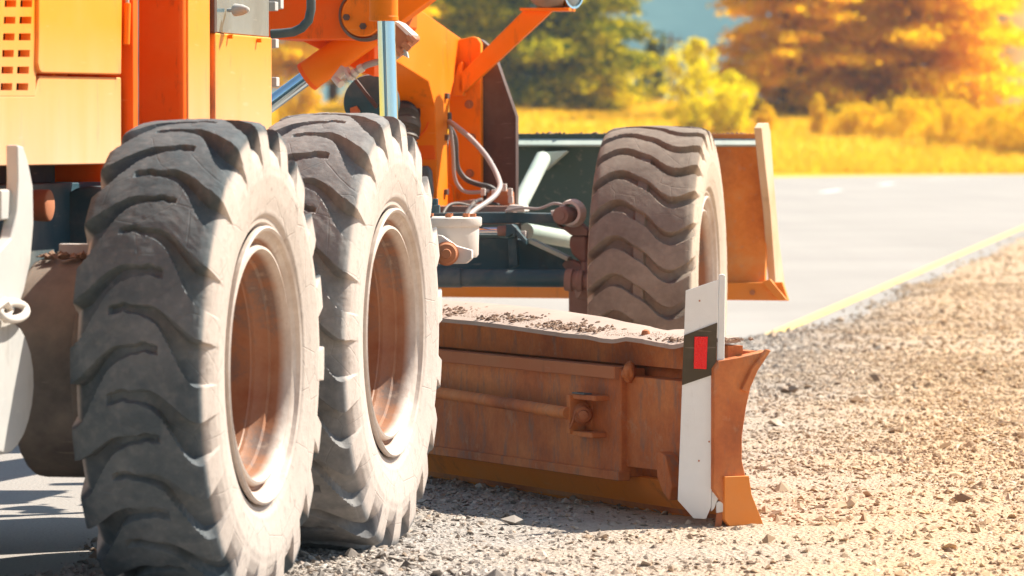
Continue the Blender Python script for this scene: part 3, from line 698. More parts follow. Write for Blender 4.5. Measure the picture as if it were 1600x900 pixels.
# ---- front frame
fu = 4.3
q = poly_u([(418, -150), (604, -150), (604, 40), (578, 61.5), (470, 61), (418, 61)], fu)
fb = part(MB().prism(q, (0, .5, 0)), 'front_frame', 'orange_shaded', bev=.008)
part(MB().prism(poly_u([(466, 61), (585, 61), (585, 120), (560, 110), (497, 76)], fu + .35), (0, .12, 0)), 'frame_gusset', 'orange_shaded', fb)
p_ = Qu(572, 24, fu); cx = 24 / (F / (p_.y + 12.6))
part(MB().lathe([(0, .098), (.03, .098), (.04, .090), (.045, .086)], p_, (0, -1, 0), 40), 'pivot_collar', 'brown', fb, 0)
part(MB().lathe([(0, .080), (.055, .080), (.062, .076), (.062, 0)], p_, (0, -1, 0), 40), 'pivot_cap', 'orange', fb, 0)
for (x, y) in ((542, 27), (568, 41)):
    b_ = Qu(x, y, fu - .062); part(MB().tube([b_, b_ + Vector((0, -.014, 0))], .013, 6), 'bolt', 'brown', fb, 0)
# gooseneck (its right side is lit)
vg = -1.12
q = poly_v([(500, -300), (600, -60), (656, 14), (721, 60), (717, 100), (706, 140), (700, 180), (701, 340), (683, 340), (683, 250), (680, 168), (670, 128), (600, 85), (520, 42), (380, -60)], vg)
gn = part(MB().prism(q, (-.235, 0, 0)), 'gooseneck', 'orange', bev=.006)
uh = Qv(683, 250, vg).y - .01
part(MB().prism(poly_u([(593, 131), (664, 133), (673, 165), (680, 249), (592, 249)], uh), (0, .03, 0)), 'head_cover', 'orange_shaded', gn, .004)
p_ = Qu(632, 180, uh - .004); part(MB().lathe([(0, .115), (.012, .115), (.012, .108), (0, .106)], p_, (0, -1, 0), 40), 'opening_ring', 'orange_shaded', gn, 0)
p_ = Qu(632, 176, uh - .006); part(MB().lathe([(0, .075), (.02, .075), (.02, 0)], p_, (0, -1, 0), 32), 'duct_mouth', 'brown', gn, 0)
# bellows
path = [Qu(x, y, u) for x, y, u in ((628, 176, uh - .01), (632, 184, uh - .09), (634, 196, uh - .13), (632, 212, uh - .15), (626, 240, uh - .16), (622, 262, uh - .16))]
fine = []; 
for i in range(len(path) - 1):
    for k in range(12): fine.append(path[i].lerp(path[i+1], k / 12))
part(MB().tube(fine, [.058 + (.007 if k % 3 == 0 else -.004) for k in range(len(fine))], 24), 'rubber_bellows', 'hose', gn, 0)
p_ = Qu(663, 284, uh - .03); part(MB().prism(poly_u([(655, 262), (664, 258), (671, 266), (674, 300), (668, 330), (655, 330)], uh - .05), (0, .06, 0)), 'valve_block', 'dark', gn, .01)
part(MB().tube(poly_u([(661, 270), (667, 285), (666, 312), (660, 330)], uh - .06), .008, 8), 'valve_hose', 'hose', gn, 0)
# flange plates
uf = uh + .42
q = poly_u([(716, 62), (738, 57), (746, 59), (751, 68), (752, 335), (696, 335), (699, 260), (702, 150), (712, 100)], uf)
fl = part(MB().prism(q, (0, .05, 0)), 'flange_plate', 'orange', bev=.006)
for (x, y) in ((733, 163), (737, 215), (734, 271), (735, 323)):
    b_ = Qu(x, y, uf); part(MB().tube([b_ + Vector((0, .01, 0)), b_ + Vector((0, -.02, 0))], .0125, 6).tube([b_, b_ + Vector((0, -.006, 0))], .019, 16), 'bolt', 'rusty', fl, 0)
part(MB().prism(poly_u([(690, 335), (692, 300), (698, 286), (706, 290), (712, 335)], uf - .12), (0, .03, 0)), 'stiffener', 'orange', fl)
part(MB().prism(poly_u([(706, 150), (710, 120), (716, 100), (722, 96), (724, 150)], uf - .06), (0, .06, 0)), 'lamp_arm_root', 'orange', fl)
q = poly_u([(744, 60), (752, 62), (764, 72), (772, 84), (806, 182), (806, 322), (744, 322)], uf + .055)
part(MB().prism(q, (0, .06, 0)), 'counterweight_plate', 'brown', G, .003)
arm = part(MB().prism(poly_u([(716, 118), (817, 17), (862, 17), (722, 147), (716, 141)], uf - .06), (0, .045, 0)), 'lamp_arm', 'orange', G, .003)
part(MB().prism(poly_u([(812, 12), (889, 12), (889, 17), (812, 17)], uf - .10), (0, .14, 0)), 'lamp_shelf', 'orange', arm, .002)
p_ = Qu(858, -22, uf - .06)
hl = part(MB().lathe([(-.10, 0), (-.10, .05), (-.07, .085), (-.02, .10), (.06, .104), (.065, .098)], p_, (.25, 1, 0), 36), 'headlight', 'darkdust', arm, 0)
p_ = Qu(888, -16, uf - .02); part(MB().lathe([(-.08, 0), (-.07, .05), (-.02, .075), (.02, .078), (.025, .07), (.022, 0)], p_, (.9, -.35, 0), 32), 'side_lamp', 'glass', arm, 0)
part(MB().lathe([(-.0, .079), (.02, .083), (.03, .083), (.03, .074)], p_, (.9, -.35, 0), 32), 'lamp_rim', 'chrome', arm, 0)

# ---- lift cylinder (upright) and saddle
lu = 3.75
b0, b1 = Qu(599, -160, lu), Qu(599.5, 30, lu)
lc = part(MB().tube([b0, b1], .0515, 32), 'lift_cylinder', 'orange', G, .004)
part(MB().tube([Qu(599.5, 25, lu), Qu(599.5, 33, lu)], .053, 32), 'cylinder_gland', 'orange', lc, .003)
part(MB().tube([Qu(603, 20, lu), Qu(614, 400, lu)], .0325, 32), 'cylinder_rod', 'chrome', lc, 0)
part(MB().prism(poly_u([(600, 78), (596, 55), (604, 34), (616, 33), (643, 56), (643, 62), (612, 88), (604, 86)], lu + .12), (0, .14, 0)), 'saddle', 'rusty', G, .008)
part(MB().prism(poly_u([(612, 31), (624, 36), (644, 54), (641, 60), (616, 36)], lu + .10), (0, .10, 0)), 'saddle_plate', 'whitedust', G, .002)
part(MB().prism(poly_u([(625, 84), (634, 74), (638, 91)], lu + .12), (0, .02, 0)), 'saddle_tab', 'grey', G, .002)
for (x, y) in ((642, 60), (634, 72), (622, 80)):
    b_ = Qu(x, y, lu + .11); part(MB().tube([b_ + Vector((-.01, 0, .01)), b_ + Vector((.014, 0, -.012))], .013, 6), 'bolt', 'rusty', G, 0)
part(MB().prism(poly_u([(612, 8), (640, -60), (720, -60), (672, 0), (622, 37), (612, 30)], lu + .35), (0, .10, 0)), 'link_arm', 'orange', G, .006)
part(MB().tube(poly_u([(641, 26), (634, 40)], lu + .5), .012, 10), 'pin', 'rusty', G, 0)

pb = Qu(614, 400, lu); part(MB().lathe([(-.05, 0), (-.05, .05), (.05, .05), (.05, 0)], pb, (1, 0, 0), 24), 'rod_eye', 'darkdust', lc, .004)
part(MB().box((pb.x - .5, pb.y - .06, pb.z - .14), (pb.x + .08, pb.y + .06, pb.z - .045)), 'drawbar_arm', 'darkdust', G, .01)
part(MB().tube([(pb.x - .45, pb.y, pb.z - .09), (-1.25, 6.6, .95)], .07, 14), 'drawbar', 'darkdust', G)
# ---- centre shift cylinder (slanting)
du = 4.62
a_, b_ = Qu(480, 120, du), Qu(592, 40, du)
ax = (b_ - a_).normalized()
sc_ = part(MB().tube([a_, b_], .058, 36), 'shift_cylinder', 'orange', G, .004)
part(MB().tube([a_ - ax*.004, a_ + ax*.012], .0595, 36), 'cylinder_gland', 'orange_shaded', sc_, .002)
part(MB().tube([a_ - ax*.001 + ax*.05, Qu(405, 176, du)], .030, 32), 'cylinder_rod', 'chrome', sc_, 0)
part(MB().tube([Qu(538, 106, du - .06), Qu(524, 124, du - .08), Qu(533, 132, du - .1)], .017, 8).tube([Qu(541, 108, du-.07), Qu(548, 122, du-.1)], .014, 6), 'hose_fitting', 'whitedust', sc_, .002)
hp = [Qu(x, y, du - .1) for x, y in ((546, 122), (552, 116), (560, 109), (572, 102), (588, 97), (604, 94), (618, 89), (630, 80), (640, 70))]
part(MB().tube(hp, .0125, 12), 'hydraulic_hose', 'greyhose', sc_, 0)
for i in (0, 1, 2): part(MB().tube([hp[i], hp[i].lerp(hp[i+1], .6)], .018, 6), 'hose_collar', 'whitedust', sc_, .002)
p_ = Qu(578, 160, 5.0); bd = part(MB().lathe([(0, 0), (0, .105), (.03, .11), (.04, .11), (.04, 0)], p_, (0, 1, 0), 40), 'brake_disc', 'dark', G, 0)
part(MB().prism(poly_u([(552, 126), (557, 124), (590, 165), (586, 170)], 4.96), (0, .02, 0)), 'disc_strap', 'brown', bd, .002)
p_ = Qu(554, 174, 4.99); part(MB().lathe([(0, 0), (0, .022), (.02, .022)], p_, (0, 1, 0), 5), 'rust_patch', 'rusty', bd, 0)
part(MB().prism(poly_u([(583, 120), (598, 120), (604, 220), (592, 220)], uh - .02), (0, .05, 0)), 'head_rib', 'orange_shaded', gn, .003)

# ---- hoses on the head
def spline(pts, n=10):
    pts = [Vector(p) for p in pts]; out = []
    for i in range(len(pts) - 1):
        p0, p1, p2, p3 = pts[max(i-1, 0)], pts[i], pts[i+1], pts[min(i+2, len(pts)-1)]
        for k in range(n):
            t = k / n; out.append(.5*((2*p1) + (p2-p0)*t + (2*p0-5*p1+4*p2-p3)*t*t + (3*p1-p0-3*p2+p3)*t**3))
    return out + [pts[-1]]
def hosep(pxs, u0, u1, r, m, nm): 
    n_ = len(pxs); return part(MB().tube(spline([Qu(x, y, u0 + (u1-u0)*i/(n_-1)) for i, (x, y) in enumerate(pxs)]), r, 12), nm, m, G, 0)
hosep([(702, 190), (712, 197), (735, 216), (757, 240), (771, 262), (779, 280), (781, 292), (773, 306), (758, 318), (740, 330), (728, 342)], uf - .25, uf - 1.2, .0115, 'greyhose', 'hydraulic_hose')
hosep([(701, 176), (702, 195), (708, 208), (712, 222), (713, 248), (716, 264), (727, 279), (744, 287), (764, 292), (774, 298)], uf - .2, uf - .1, .0115, 'hose', 'hydraulic_hose')
hosep([(701, 190), (705, 210), (708, 240), (710, 275), (718, 293), (730, 300), (750, 300), (764, 298)], uf - .22, uf - .12, .008, 'greyhose', 'hydraulic_hose')
part(MB().tube(poly_u([(701, 177), (701, 200)], uf - .19), .014, 10), 'hose_grommet', 'hose', G, .003)
part(MB().prism(poly_u([(762, 298), (786, 296), (796, 300), (797, 322), (758, 322)], uf - .12), (0, .10, 0)), 'hose_manifold', 'rusty', G, .006)
for (x, y) in ((788, 293), (797, 300), (798, 312), (772, 302), (755, 300)):
    b_ = Qu(x, y, uf - .14); part(MB().box(b_ - Vector((.010, .01, .016)), b_ + Vector((.010, .01, .016))), 'hose_coupling', 'whitedust', G, .003)
part(MB().tube(poly_u([(708, 327), (713, 317), (748, 313)], uf - .1), .006, 8), 'pipe', 'greyhose', G, 0)

hosep([(752, 312), (742, 316), (732, 328), (724, 344)], uf - .3, uf - 1.5, .009, 'hose', 'hydraulic_hose')
hosep([(690, 338), (700, 322), (716, 318), (740, 322), (770, 318), (790, 326)], uf - .5, uf - .1, .007, 'hose', 'hydraulic_hose')
hosep([(796, 318), (806, 334), (812, 352), (806, 372), (780, 392), (740, 400)], uf - .1, uf + .1, .008, 'hose', 'brake_hose')
hosep([(600, 262), (622, 290), (650, 300), (664, 318), (668, 345)], uf - .5, uf - .9, .010, 'hose', 'hydraulic_hose')
hosep([(884, 322), (866, 318), (842, 326), (815, 325), (790, 330)], 6.7, 6.7, .006, 'greyhose', 'brake_hose')
for i_, (x, y) in enumerate(((700, 150), (700, 215), (699, 300))):
    b_ = Qv(x - 3, y, vg + .002); part(MB().box(b_ - Vector((.01, .02, .012)), b_ + Vector((.012, .02, .012))), 'hose_clamp', 'brown', gn, .002)
# ---- circle drive drum
ddu = 4.0; pc = Qu(694, 345, ddu); sc1 = 1 / (F / 16.45)
zt_, zb_ = Qu(694, 339, ddu).z, Qu(694, 402, ddu).z
drum = part(MB().lathe([(zb_, .0), (zb_, .118), (zb_ + .01, .125), (zt_ - .035, .127), (zt_ - .033, .131)], (pc.x, pc.y, 0), (0, 0, 1), 56), 'drive_drum', 'whitedust', G, 0)
part(MB().lathe([(zt_ - .034, .10), (zt_ - .034, .133), (zt_ - .028, .137), (zt_ - .004, .137), (zt_, .133), (zt_, 0)], (pc.x, pc.y, 0), (0, 0, 1), 56), 'drum_lid', 'whitedust', drum, 0)
for k in range(9):
    a = k * .698 + .2; c = Vector((pc.x + math.cos(a)*.105, pc.y + math.sin(a)*.105, zt_)); part(MB().tube([c, c + Vector((0, 0, .012))], .012, 6), 'bolt', 'rusty', drum, 0)
c = Qu(680, 333, ddu - .1); part(MB().tube([c, c + UP*.03], .020, 6).tube([c + UP*.03, c + UP*.052], .012, 12), 'stud_nut', 'dark', drum, .002)
part(MB().prism(poly_u([(676, 366), (690, 368), (712, 384), (737, 391), (737, 404), (728, 412), (684, 413), (676, 400)], ddu - .17), (0, .03, 0)), 'drum_bracket', 'whitedust', drum, .004)
c = Qu(698, 396, ddu - .18)
part(MB().lathe([(0, .042), (.015, .044), (.02, .036), (.03, .040), (.045, .034), (.05, .018), (.06, .016), (.06, 0)], c, (0.2, -1, 0), 24), 'ball_joint', 'rusty', drum, 0)
part(MB().box(c + Vector((-.06, -.06, -.03)), c + Vector((-.025, -.03, .005))).box(c + Vector((-.05, -.055, -.005)), c + Vector((-.028, -.03, .04))), 'clamp_bolt', 'dark', drum, .003)

# ---- front axle
au = 6.75
ax_ = part(MB().prism(poly_u([(640, 333), (775, 332), (886, 334), (888, 348), (640, 350)], au), (0, .12, 0)), 'front_axle', 'dark', G, .005)
part(MB().prism(poly_u([(640, 322), (800, 322), (806, 350), (640, 352)], au + .14), (0, .08, 0)), 'axle_saddle', 'joint', ax_)
part(MB().prism(poly_u([(788, 331), (795, 320), (818, 321), (820, 331)], au - .02), (0, .10, 0)), 'dusty_block', 'whitedust', ax_)
part(MB().tube(poly_u([(862, 333), (890, 328)], au - .05), .012, 10), 'brake_pipe', 'whitedust', ax_, 0)
c = Qu(879, 337, au - .08)
part(MB().lathe([(-.03, 0), (-.03, .020), (-.026, .021), (-.024, .034), (-.018, .038), (.10, .038), (.10, 0)], c, (.18, 1, 0), 32), 'king_pin', 'joint', ax_, 0)
part(MB().lathe([(.02, .040), (.02, .052), (.05, .058), (.07, .060), (.08, .040)], c + Vector((.02, 0, .01)), (.18, 1, 0), 32), 'pin_collar', 'whitedust', ax_, 0)
part(MB().prism(poly_u([(868, 350), (880, 356), (897, 340), (918, 360), (918, 368), (893, 368)], au), (0, .08, 0)), 'knuckle', 'joint', ax_, .01)
part(MB().prism(poly_u([(890, 368), (916, 368), (918, 412), (905, 408), (893, 396), (889, 384)], au + .01), (0, .10, 0)), 'spindle_housing', 'joint', ax_, .012)
part(MB().prism(poly_u([(877, 414), (886, 404), (903, 410), (918, 424), (918, 446), (903, 440)], au), (0, .09, 0)), 'steering_arm', 'joint', ax_, .008)
part(MB().prism(poly_u([(888, 440), (920, 440), (920, 497), (888, 492)], au + .06), (0, .14, 0)), 'lower_spindle', 'joint', ax_, .01)
part(MB().tube([Qu(640, 361, au - .05), Qu(778, 361, au - .05)], .017, 20), 'steering_rod', 'chrome', ax_, 0)
part(MB().tube([Qu(778, 361, au - .05), Qu(796, 360, au - .05)], .022, 16), 'rod_end', 'joint', ax_, .003)
part(MB().prism(poly_u([(790, 351), (800, 350), (807, 356), (805, 372), (800, 366), (790, 372)], au - .08), (0, .06, 0)), 'clevis', 'dark', ax_, .004)
part(MB().prism(poly_u([(806, 356), (811, 362), (822, 375), (822, 382), (806, 368)], au - .09), (0, .05, 0)), 'clevis_arm', 'dark', ax_, .002)
part(MB().prism(poly_u([(792, 372), (806, 370), (810, 415), (796, 420)], au - .04), (0, .03, 0)), 'web_gusset', 'dark', ax_)
part(MB().prism(poly_u([(814, 361), (821, 361), (821, 372), (815, 372)], au - .06), (0, .05, 0)), 'light_tab', 'whitedust', ax_, .002)
part(MB().prism(poly_u([(640, 372), (800, 372), (824, 378), (888, 404), (888, 424), (640, 424)], au + .05), (0, .06, 0)), 'axle_web', 'dark', ax_, .004)
part(MB().prism(poly_u([(822, 373), (828, 373), (888, 402), (886, 408), (824, 379)], au - .03), (0, .08, 0)), 'axle_brace', 'greenlit', ax_, .003)
part(MB().tube([Qu(640, 434, au - .12), Qu(893, 435, au - .12)], .0375, 24), 'tie_rod', 'dark', ax_, 0)
part(MB().tube([Qu(640, 434, au - .125), Qu(722, 434, au - .125)], .0415, 24), 'tie_rod_sleeve', 'dark', ax_, .003)
part(MB().lathe([(0, .03), (.0, .045), (.03, .050), (.035, .040), (.05, .040), (.055, .047), (.075, .044), (.08, .03), (.13, .026)], Qu(884, 437, au - .12), (1, 0, -.06), 28), 'tie_rod_end', 'joint', ax_, 0)
part(MB().tube([Qu(905, 437, au), Vector((W3.location.x - .1, 6.85, .66))], .08, 20), 'wheel_spindle', 'joint', ax_, .004)

# ---- push arms of the dozer blade
zu = 8.35
part(MB().tube([Qu(822, 362, zu - .9), Qu(900, 376, zu - .5)], .038, 24), 'push_arm', 'greenlit', G, .003)
part(MB().tube([Qu(806, 330, zu - .9), Qu(848, 248, zu - .1)], .037, 24), 'push_strut', 'greenlit', G, .006)
part(MB().prism(poly_u([(838, 238), (886, 236), (852, 266), (842, 262)], zu - .08), (0, .07, 0)), 'strut_gusset', 'greenlit', G, .003)
# ---- dozer blade in front
vD = Qu(1197, 250, zu).x; zT = Qu(1190, 209, zu).z; zB = Qu(1190, 458, zu).z; zM = Qu(1190, 366, zu).z; vL = vD - 2.45
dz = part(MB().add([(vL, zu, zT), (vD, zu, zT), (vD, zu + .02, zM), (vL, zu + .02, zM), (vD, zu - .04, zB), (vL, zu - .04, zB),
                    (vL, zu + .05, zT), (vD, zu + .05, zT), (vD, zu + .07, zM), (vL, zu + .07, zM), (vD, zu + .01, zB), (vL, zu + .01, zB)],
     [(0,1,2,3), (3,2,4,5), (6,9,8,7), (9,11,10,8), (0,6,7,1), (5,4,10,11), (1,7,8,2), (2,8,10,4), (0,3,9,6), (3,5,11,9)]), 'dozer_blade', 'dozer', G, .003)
zl0, zl1 = Qu(900, 218, zu - .05).z, Qu(900, 228, zu - .09).z
part(MB().prism([(vL + .02, zu, zl0 + .005), (vL + .02, zu - .05, zl1 + .006), (vL + .02, zu - .05, zl1), (vL + .02, zu, zl1 - .004)], (vD - vL - .03, 0, 0)), 'top_lip', 'greenlit', dz, .002)
q = [Qv(x, y, vD + .03) for x, y in ((1190, 200), (1195, 192), (1201, 192), (1204, 205), (1210, 290), (1217, 370), (1226, 440), (1233, 468), (1229, 470), (1222, 452), (1212, 442), (1204, 330), (1196, 260))]
part(MB().prism(q, (-.035, 0, 0)), 'end_plate', 'tan_steel', dz, .004)
q = poly_u([(560, 448), (1222, 441), (1232, 470), (560, 463)], zu - .075)
part(MB().prism(q, (0, .035, 0)), 'cutting_edge', 'edge', dz, .003)
part(MB().prism(poly_u([(1190, 440), (1203, 436), (1216, 452), (1230, 469), (1216, 469)], zu - .10), (0, .03, 0)), 'corner_bit', 'edge', dz, .003)
for x in (1176, 1090, 1000):
    b_ = Qu(x, 457, zu - .08); part(MB().tube([b_, b_ + Vector((0, -.012, 0))], .012, 10), 'bolt', 'rusty', dz, 0)
n = 500; xx = rng.uniform(vL, vD, n); stones('dirt_crumbs', xx, np.full(n, zu + .025) + rng.uniform(-.02, .02, n), np.full(n, zT), .003 + .012*rng.random(n)**3 * (vnoise(xx, xx*0, 3, 8) > .55), M['dirt'], dz, kind='stuff')

# ---- rear ripper shank and paddle, near the camera on the left
rv = -.48
q = poly_v([(28, 226), (37, 229), (44, 250), (52, 290), (53, 350), (48, 410), (38, 455), (30, 478), (-20, 490), (-30, 400), (0, 392), (18, 372), (27, 330), (29, 280)], rv)
rs = part(MB().prism(q, (-.034, 0, 0)), 'ripper_shank', 'grey', G, .006)
el_pts = []
for k in range(24):
    a = k / 24 * 6.283; el_pts.append((8 + 46 * math.sin(a) * (1 + .08*math.cos(a)), 604 - 106 * math.cos(a)))
part(MB().prism(poly_v(el_pts, rv + .01), (-.034, 0, 0)), 'ripper_foot', 'grey', rs, .008)
ring = [Qv(20 + 21*math.cos(a), 486 + 13*math.sin(a), rv + .02 + .015*math.sin(a)) for a in np.linspace(0, 6.283, 25)]
part(MB().tube(ring, .011, 10, cap=False), 'tie_ring', 'whitedust', rs, 0)
part(MB().tube([Qv(-10, 484, rv+.02), Qv(8, 470, rv+.03), Qv(16, 485, rv+.03), Qv(8, 500, rv+.03)], .010, 8), 'tie_wire', 'whitedust', rs, 0)
p_ = Qv(10, 320, rv - .02); part(MB().box(p_ + Vector((-.30, -.04, -.04)), p_ + Vector((-.0, .04, .04))), 'ripper_bracket', 'grey', rs, .006)
part(MB().box((-2.1, -.9, .80), (-.55, -.72, 1.02)), 'ripper_beam', 'darkdust', G, .01)
part(MB().box(Vector((-.60, -1.15, .84)), Vector((-.50, -.72, .98))), 'ripper_arm', 'darkdust', G, .01)

# ================================================================== MOLDBOARD (angled blade under the machine)
PA = hit(1182, 828, (0, 0, .02), (0, 0, 1)); PB_ = hit(665, 748, (0, 0, .02), (0, 0, 1))
BD = (PB_ - PA).normalized(); BN = Vector((-BD.y, BD.x, 0));  BN = -BN if BN.y > 0 else BN            # BN: back of the blade, towards the camera
PA = PA + BN * .135; PB_ = PB_ + BN * .135
def bw(s, n, z): return to_l(PA + BD * s + BN * n + Vector((0, 0, z - .02)))
def bp(px, py, n=0): 
    p = hit(px, py, PA + BN * n, BN); d = p - PA; return d.dot(BD), n, p.z
def bq(px, py, n=0): return bw(*bp(px, py, n))
BLEN = 3.5
BNl = bw(0, 1, 0) - bw(0, 0, 0); BDl = bw(1, 0, 0) - bw(0, 0, 0)
sec = [(.04,-.10),(.10,-.075),(.17,-.05),(.25,-.035),(.33,-.035),(.42,-.05),(.50,-.072),(.565,-.10),(.60,-.13)]
n = len(sec)
def shell(mb, s0, s1, th=.022, sec=sec):
    n = len(sec); vs = []
    for s in (s0, s1):
        vs += [bw(s, a, z) for z, a in sec] + [bw(s, a - th, z + .002) for z, a in sec]
    fs = []
    for i in range(n - 1):
        fs += [(i, i+1, 2*n+i+1, 2*n+i), (n+i, 3*n+i, 3*n+i+1, n+i+1), (i, n+i, n+i+1, i+1), (2*n+i, 2*n+i+1, 3*n+i+1, 3*n+i)]
    fs += [(0, 2*n, 3*n, n), (n-1, 2*n-1, 4*n-1, 3*n-1)]
    return mb.add(vs, fs)
mold = part(shell(MB(), .03, BLEN), 'moldboard', 'blade', G, 0)
# curved end plate at the near end
ep = [(z, a + .05) for z, a in sec]; outl = [bw(-.012, a, z) for z, a in sec] 
cs = [(.10,-.125),(.17,-.09),(.25,-.07),(.33,-.07),(.42,-.085),(.50,-.105),(.56,-.135),(.60,-.17)]
back = [(.605,-.165),(.585,-.06),(.575,.02),(.55,.035),(.40,.035),(.16,.035),(.11,-.0)]
part(MB().prism([bw(-.02, a, z) for z, a in cs + back], BDl * .045), 'end_plate', 'blade', mold, .005)
rib = [(.605,-.17),(.61,-.155),(.55,-.10),(.48,-.06),(.47,-.085),(.54,-.12)]
part(MB().prism([bw(-.035, a, z) for z, a in rib], BDl * .02), 'end_rib', 'blade', mold, .004)
# cutting edge
ce = part(MB().prism([bw(.0, a, z) for z, a in [(.155,-.03),(.16,-.045),(.02,-.135),(.015,-.12)]], BDl * BLEN), 'cutting_edge', 'edge', mold, .002)
part(MB().prism([bw(-.03, a, z) for z, a in [(.20,.0),(.20,-.09),(.14,-.10),(.005,-.16),(.003,-.05),(.06,-.0)]], BDl * .022), 'end_bit', 'edge', mold, .002)
# stiffening beam on the back: near (right) thinner section and long main panel
s_r = bp(1066, 640)[0]; s_m = bp(972, 640, .03)[0]
def bbox(mb, s0, s1, n0, n1, z0, z1):
    return mb.add([bw(s, n_, z) for s, n_, z in ((s0,n0,z0),(s1,n0,z0),(s1,n1,z0),(s0,n1,z0),(s0,n0,z1),(s1,n0,z1),(s1,n1,z1),(s0,n1,z1))], [(0,3,2,1),(4,5,6,7),(0,1,5,4),(1,2,6,5),(2,3,7,6),(3,0,4,7)])
zr0 = bp(1066, 740)[2]; zr1 = bp(1066, 595)[2]; zm0 = bp(970, 746, .035)[2]; zm1 = bp(975, 577, .035)[2]
part(bbox(MB(), .035, s_m + .02, -.06, .012, zr0, zr1), 'near_back_panel', 'blade', mold, .004)
part(bbox(MB(), .03, .06, -.05, .03, zr0 + .01, zr1), 'panel_edge_bar', 'rusty', mold, .003)
part(bbox(MB(), s_m, BLEN - .2, -.06, .035, zm0, zm1), 'back_panel', 'blade', mold, .006)
part(bbox(MB(), s_m - .005, BLEN - .2, .0, .047, zm0 - .012, zm0 + .02), 'lower_rail', 'blade', mold, .004)
part(bbox(MB(), s_m + .01, BLEN - .2, .0, .055, zm1 - .035, zm1 + .008), 'upper_rail', 'rusty', mold, .004)
part(bbox(MB(), .03, BLEN - .1, -.10, -.045, zm1 + .01, zm1 + .10), 'recess_web', 'blade', mold, 0)
# clay lump at the end of the upper rail
c = bw(s_m - .03, .02, zm1 - .01)
bm = bmesh.new(); bmesh.ops.create_icosphere(bm, subdivisions=4, radius=1)
for v in bm.verts:
    k = .8 + .5 * float(vnoise(v.co.x*2 + v.co.z, v.co.y*2 - v.co.z, 1.1, 71)) + .2 * float(vnoise(v.co.x*6, v.co.y*6 + v.co.z*5, 1.3, 72))
    v.co = c + Vector((v.co.x * .02, v.co.y * .036, v.co.z * .03)) * k
me = bpy.data.meshes.new('clay_lump'); bm.to_mesh(me); bm.free(); me.materials.append(M['blade']); me.polygons.foreach_set('use_smooth', [True]*len(me.polygons))
cl_ = bpy.data.objects.new('clay_lump', me); C.objects.link(cl_); cl_.parent = mold
# top lip: jagged thin plate hanging over, dusty curled top behind it
lipL = [(687, 503), (740, 508), (790, 514), (845, 522), (880, 527), (918, 530), (940, 535), (960, 537), (975, 533), (1000, 536), (1025, 541), (1052, 546), (1070, 541), (1100, 545), (1130, 549)]
lv = []; 
for (x, y) in lipL:
    s, _, z = bp(x, y, .05); lv.append((s, z))
lv.sort(); sl = [a for a, _ in lv]; zl = [b for _, b in lv]
ss = np.linspace(.04, BLEN, 120); mb = MB(); vs = []; k_ = lambda s: float(np.interp(s, sl, zl))
s1_, s2_ = bp(850, 520, .05)[0], bp(925, 520, .05)[0]
def top_rise(s): return float(np.interp(s, [0, s2_, s1_, s1_ + .6, 3.6], [.003, .008, .026, .030, .034]))
for s in ss:
    j = .006 * (vnoise(s, 0, 9, 61) - .5) + .008*(vnoise(s, 0, 30, 62) - .5)
    z0 = k_(s); rise = top_rise(s)
    prof = [(.05 + float(j), z0), (.048 + float(j), z0 + .014), (.0, z0 + .026), (-.07, z0 + .026 + rise*.45), (-.14, z0 + .03 + rise * .9), (-.19, z0 + .03 + rise), (-.20, z0 + .015 + rise), (-.14, z0 + .012 + rise*.85), (-.07, z0 + .01 + rise * .4), (.0, z0 + .008)]
    vs += [bw(s, a + .0, z) for a, z in [(aa * (1 if aa > 0 else float(np.interp(s, [0, .5], [.45, 1]))), zz) for aa, zz in prof]]
m_ = 10; fs = [(i*m_ + k, i*m_ + (k+1) % m_, (i+1)*m_ + (k+1) % m_, (i+1)*m_ + k) for i in range(len(ss) - 1) for k in range(m_)] + [tuple(range(m_)), tuple((len(ss)-1)*m_ + k for k in range(m_))]
lip = part(MB().add(vs, fs), 'top_lip', 'blade_dust', mold, 0, smooth=45)
n_ = 2600; s_ = rng.uniform(.0, 3.3, n_); cl = vnoise(s_, s_*0, 4.5, 63); a_ = rng.normal(-.02, .04, n_); sz = .002 + .011 * rng.random(n_)**2.5 * (cl > .45)
pz = [bw(float(s), float(a), k_(float(s)) + .026 + max(0, min(1, -a / .14)) * top_rise(float(s)) * .9) for s, a in zip(s_, a_)]
stones('dirt_crumbs', np.array([p.x for p in pz]), np.array([p.y for p in pz]), np.array([p.z for p in pz]), sz, M['dirt'], lip, kind='stuff')
print('LIP', s1_, s2_, sl[0], sl[-1])
c = bw(*bp(1009, 524, -.0)); part(MB().tube([c + UP*-.02, c + UP*.0, c + UP*.016, c + UP*.02], [.014, .017, .012, .004], 10), 'peg', 'rusty', lip, 0)
# side shift rod and bracket
c0 = bq(888, 646, .10); c1 = bq(670, 611, .10)
rd = part(MB().tube([c0, c1 + (c1 - c0) * 1.2], .021, 24), 'side_shift_rod', 'blade', mold, 0)
s0, _, zc = bp(912, 648, .07)
br = part(bbox(bbox(bbox(bbox(MB(), s0 + .045, s0 + .070, .03, .10, zc - .068, zc + .066), s0 - .12, s0 + .05, .03, .09, zc + .052, zc + .070), s0 - .10, s0 + .05, .03, .09, zc - .074, zc - .056),
               s0 - .0, s0 + .046, .03, .040, zc - .056, zc + .052), 'rod_bracket', 'blade', mold, .004)
part(bbox(MB(), s0 - .04, s0 + .045, .060, .091, zc + .0705, zc + .075), 'bracket_shim', 'dark', br, 0)
cn = bw(s0 + .012, .066, zc)
part(MB().lathe([(-.04, .022), (-.04, .036), (-.02, .039), (-.018, .028), (.0, .029), (.008, .032), (.022, .026), (.025, .018), (.05, .016), (.054, 0)], cn, -BDl + BNl * .5, 28), 'rod_nut', 'rusty', br, 0)
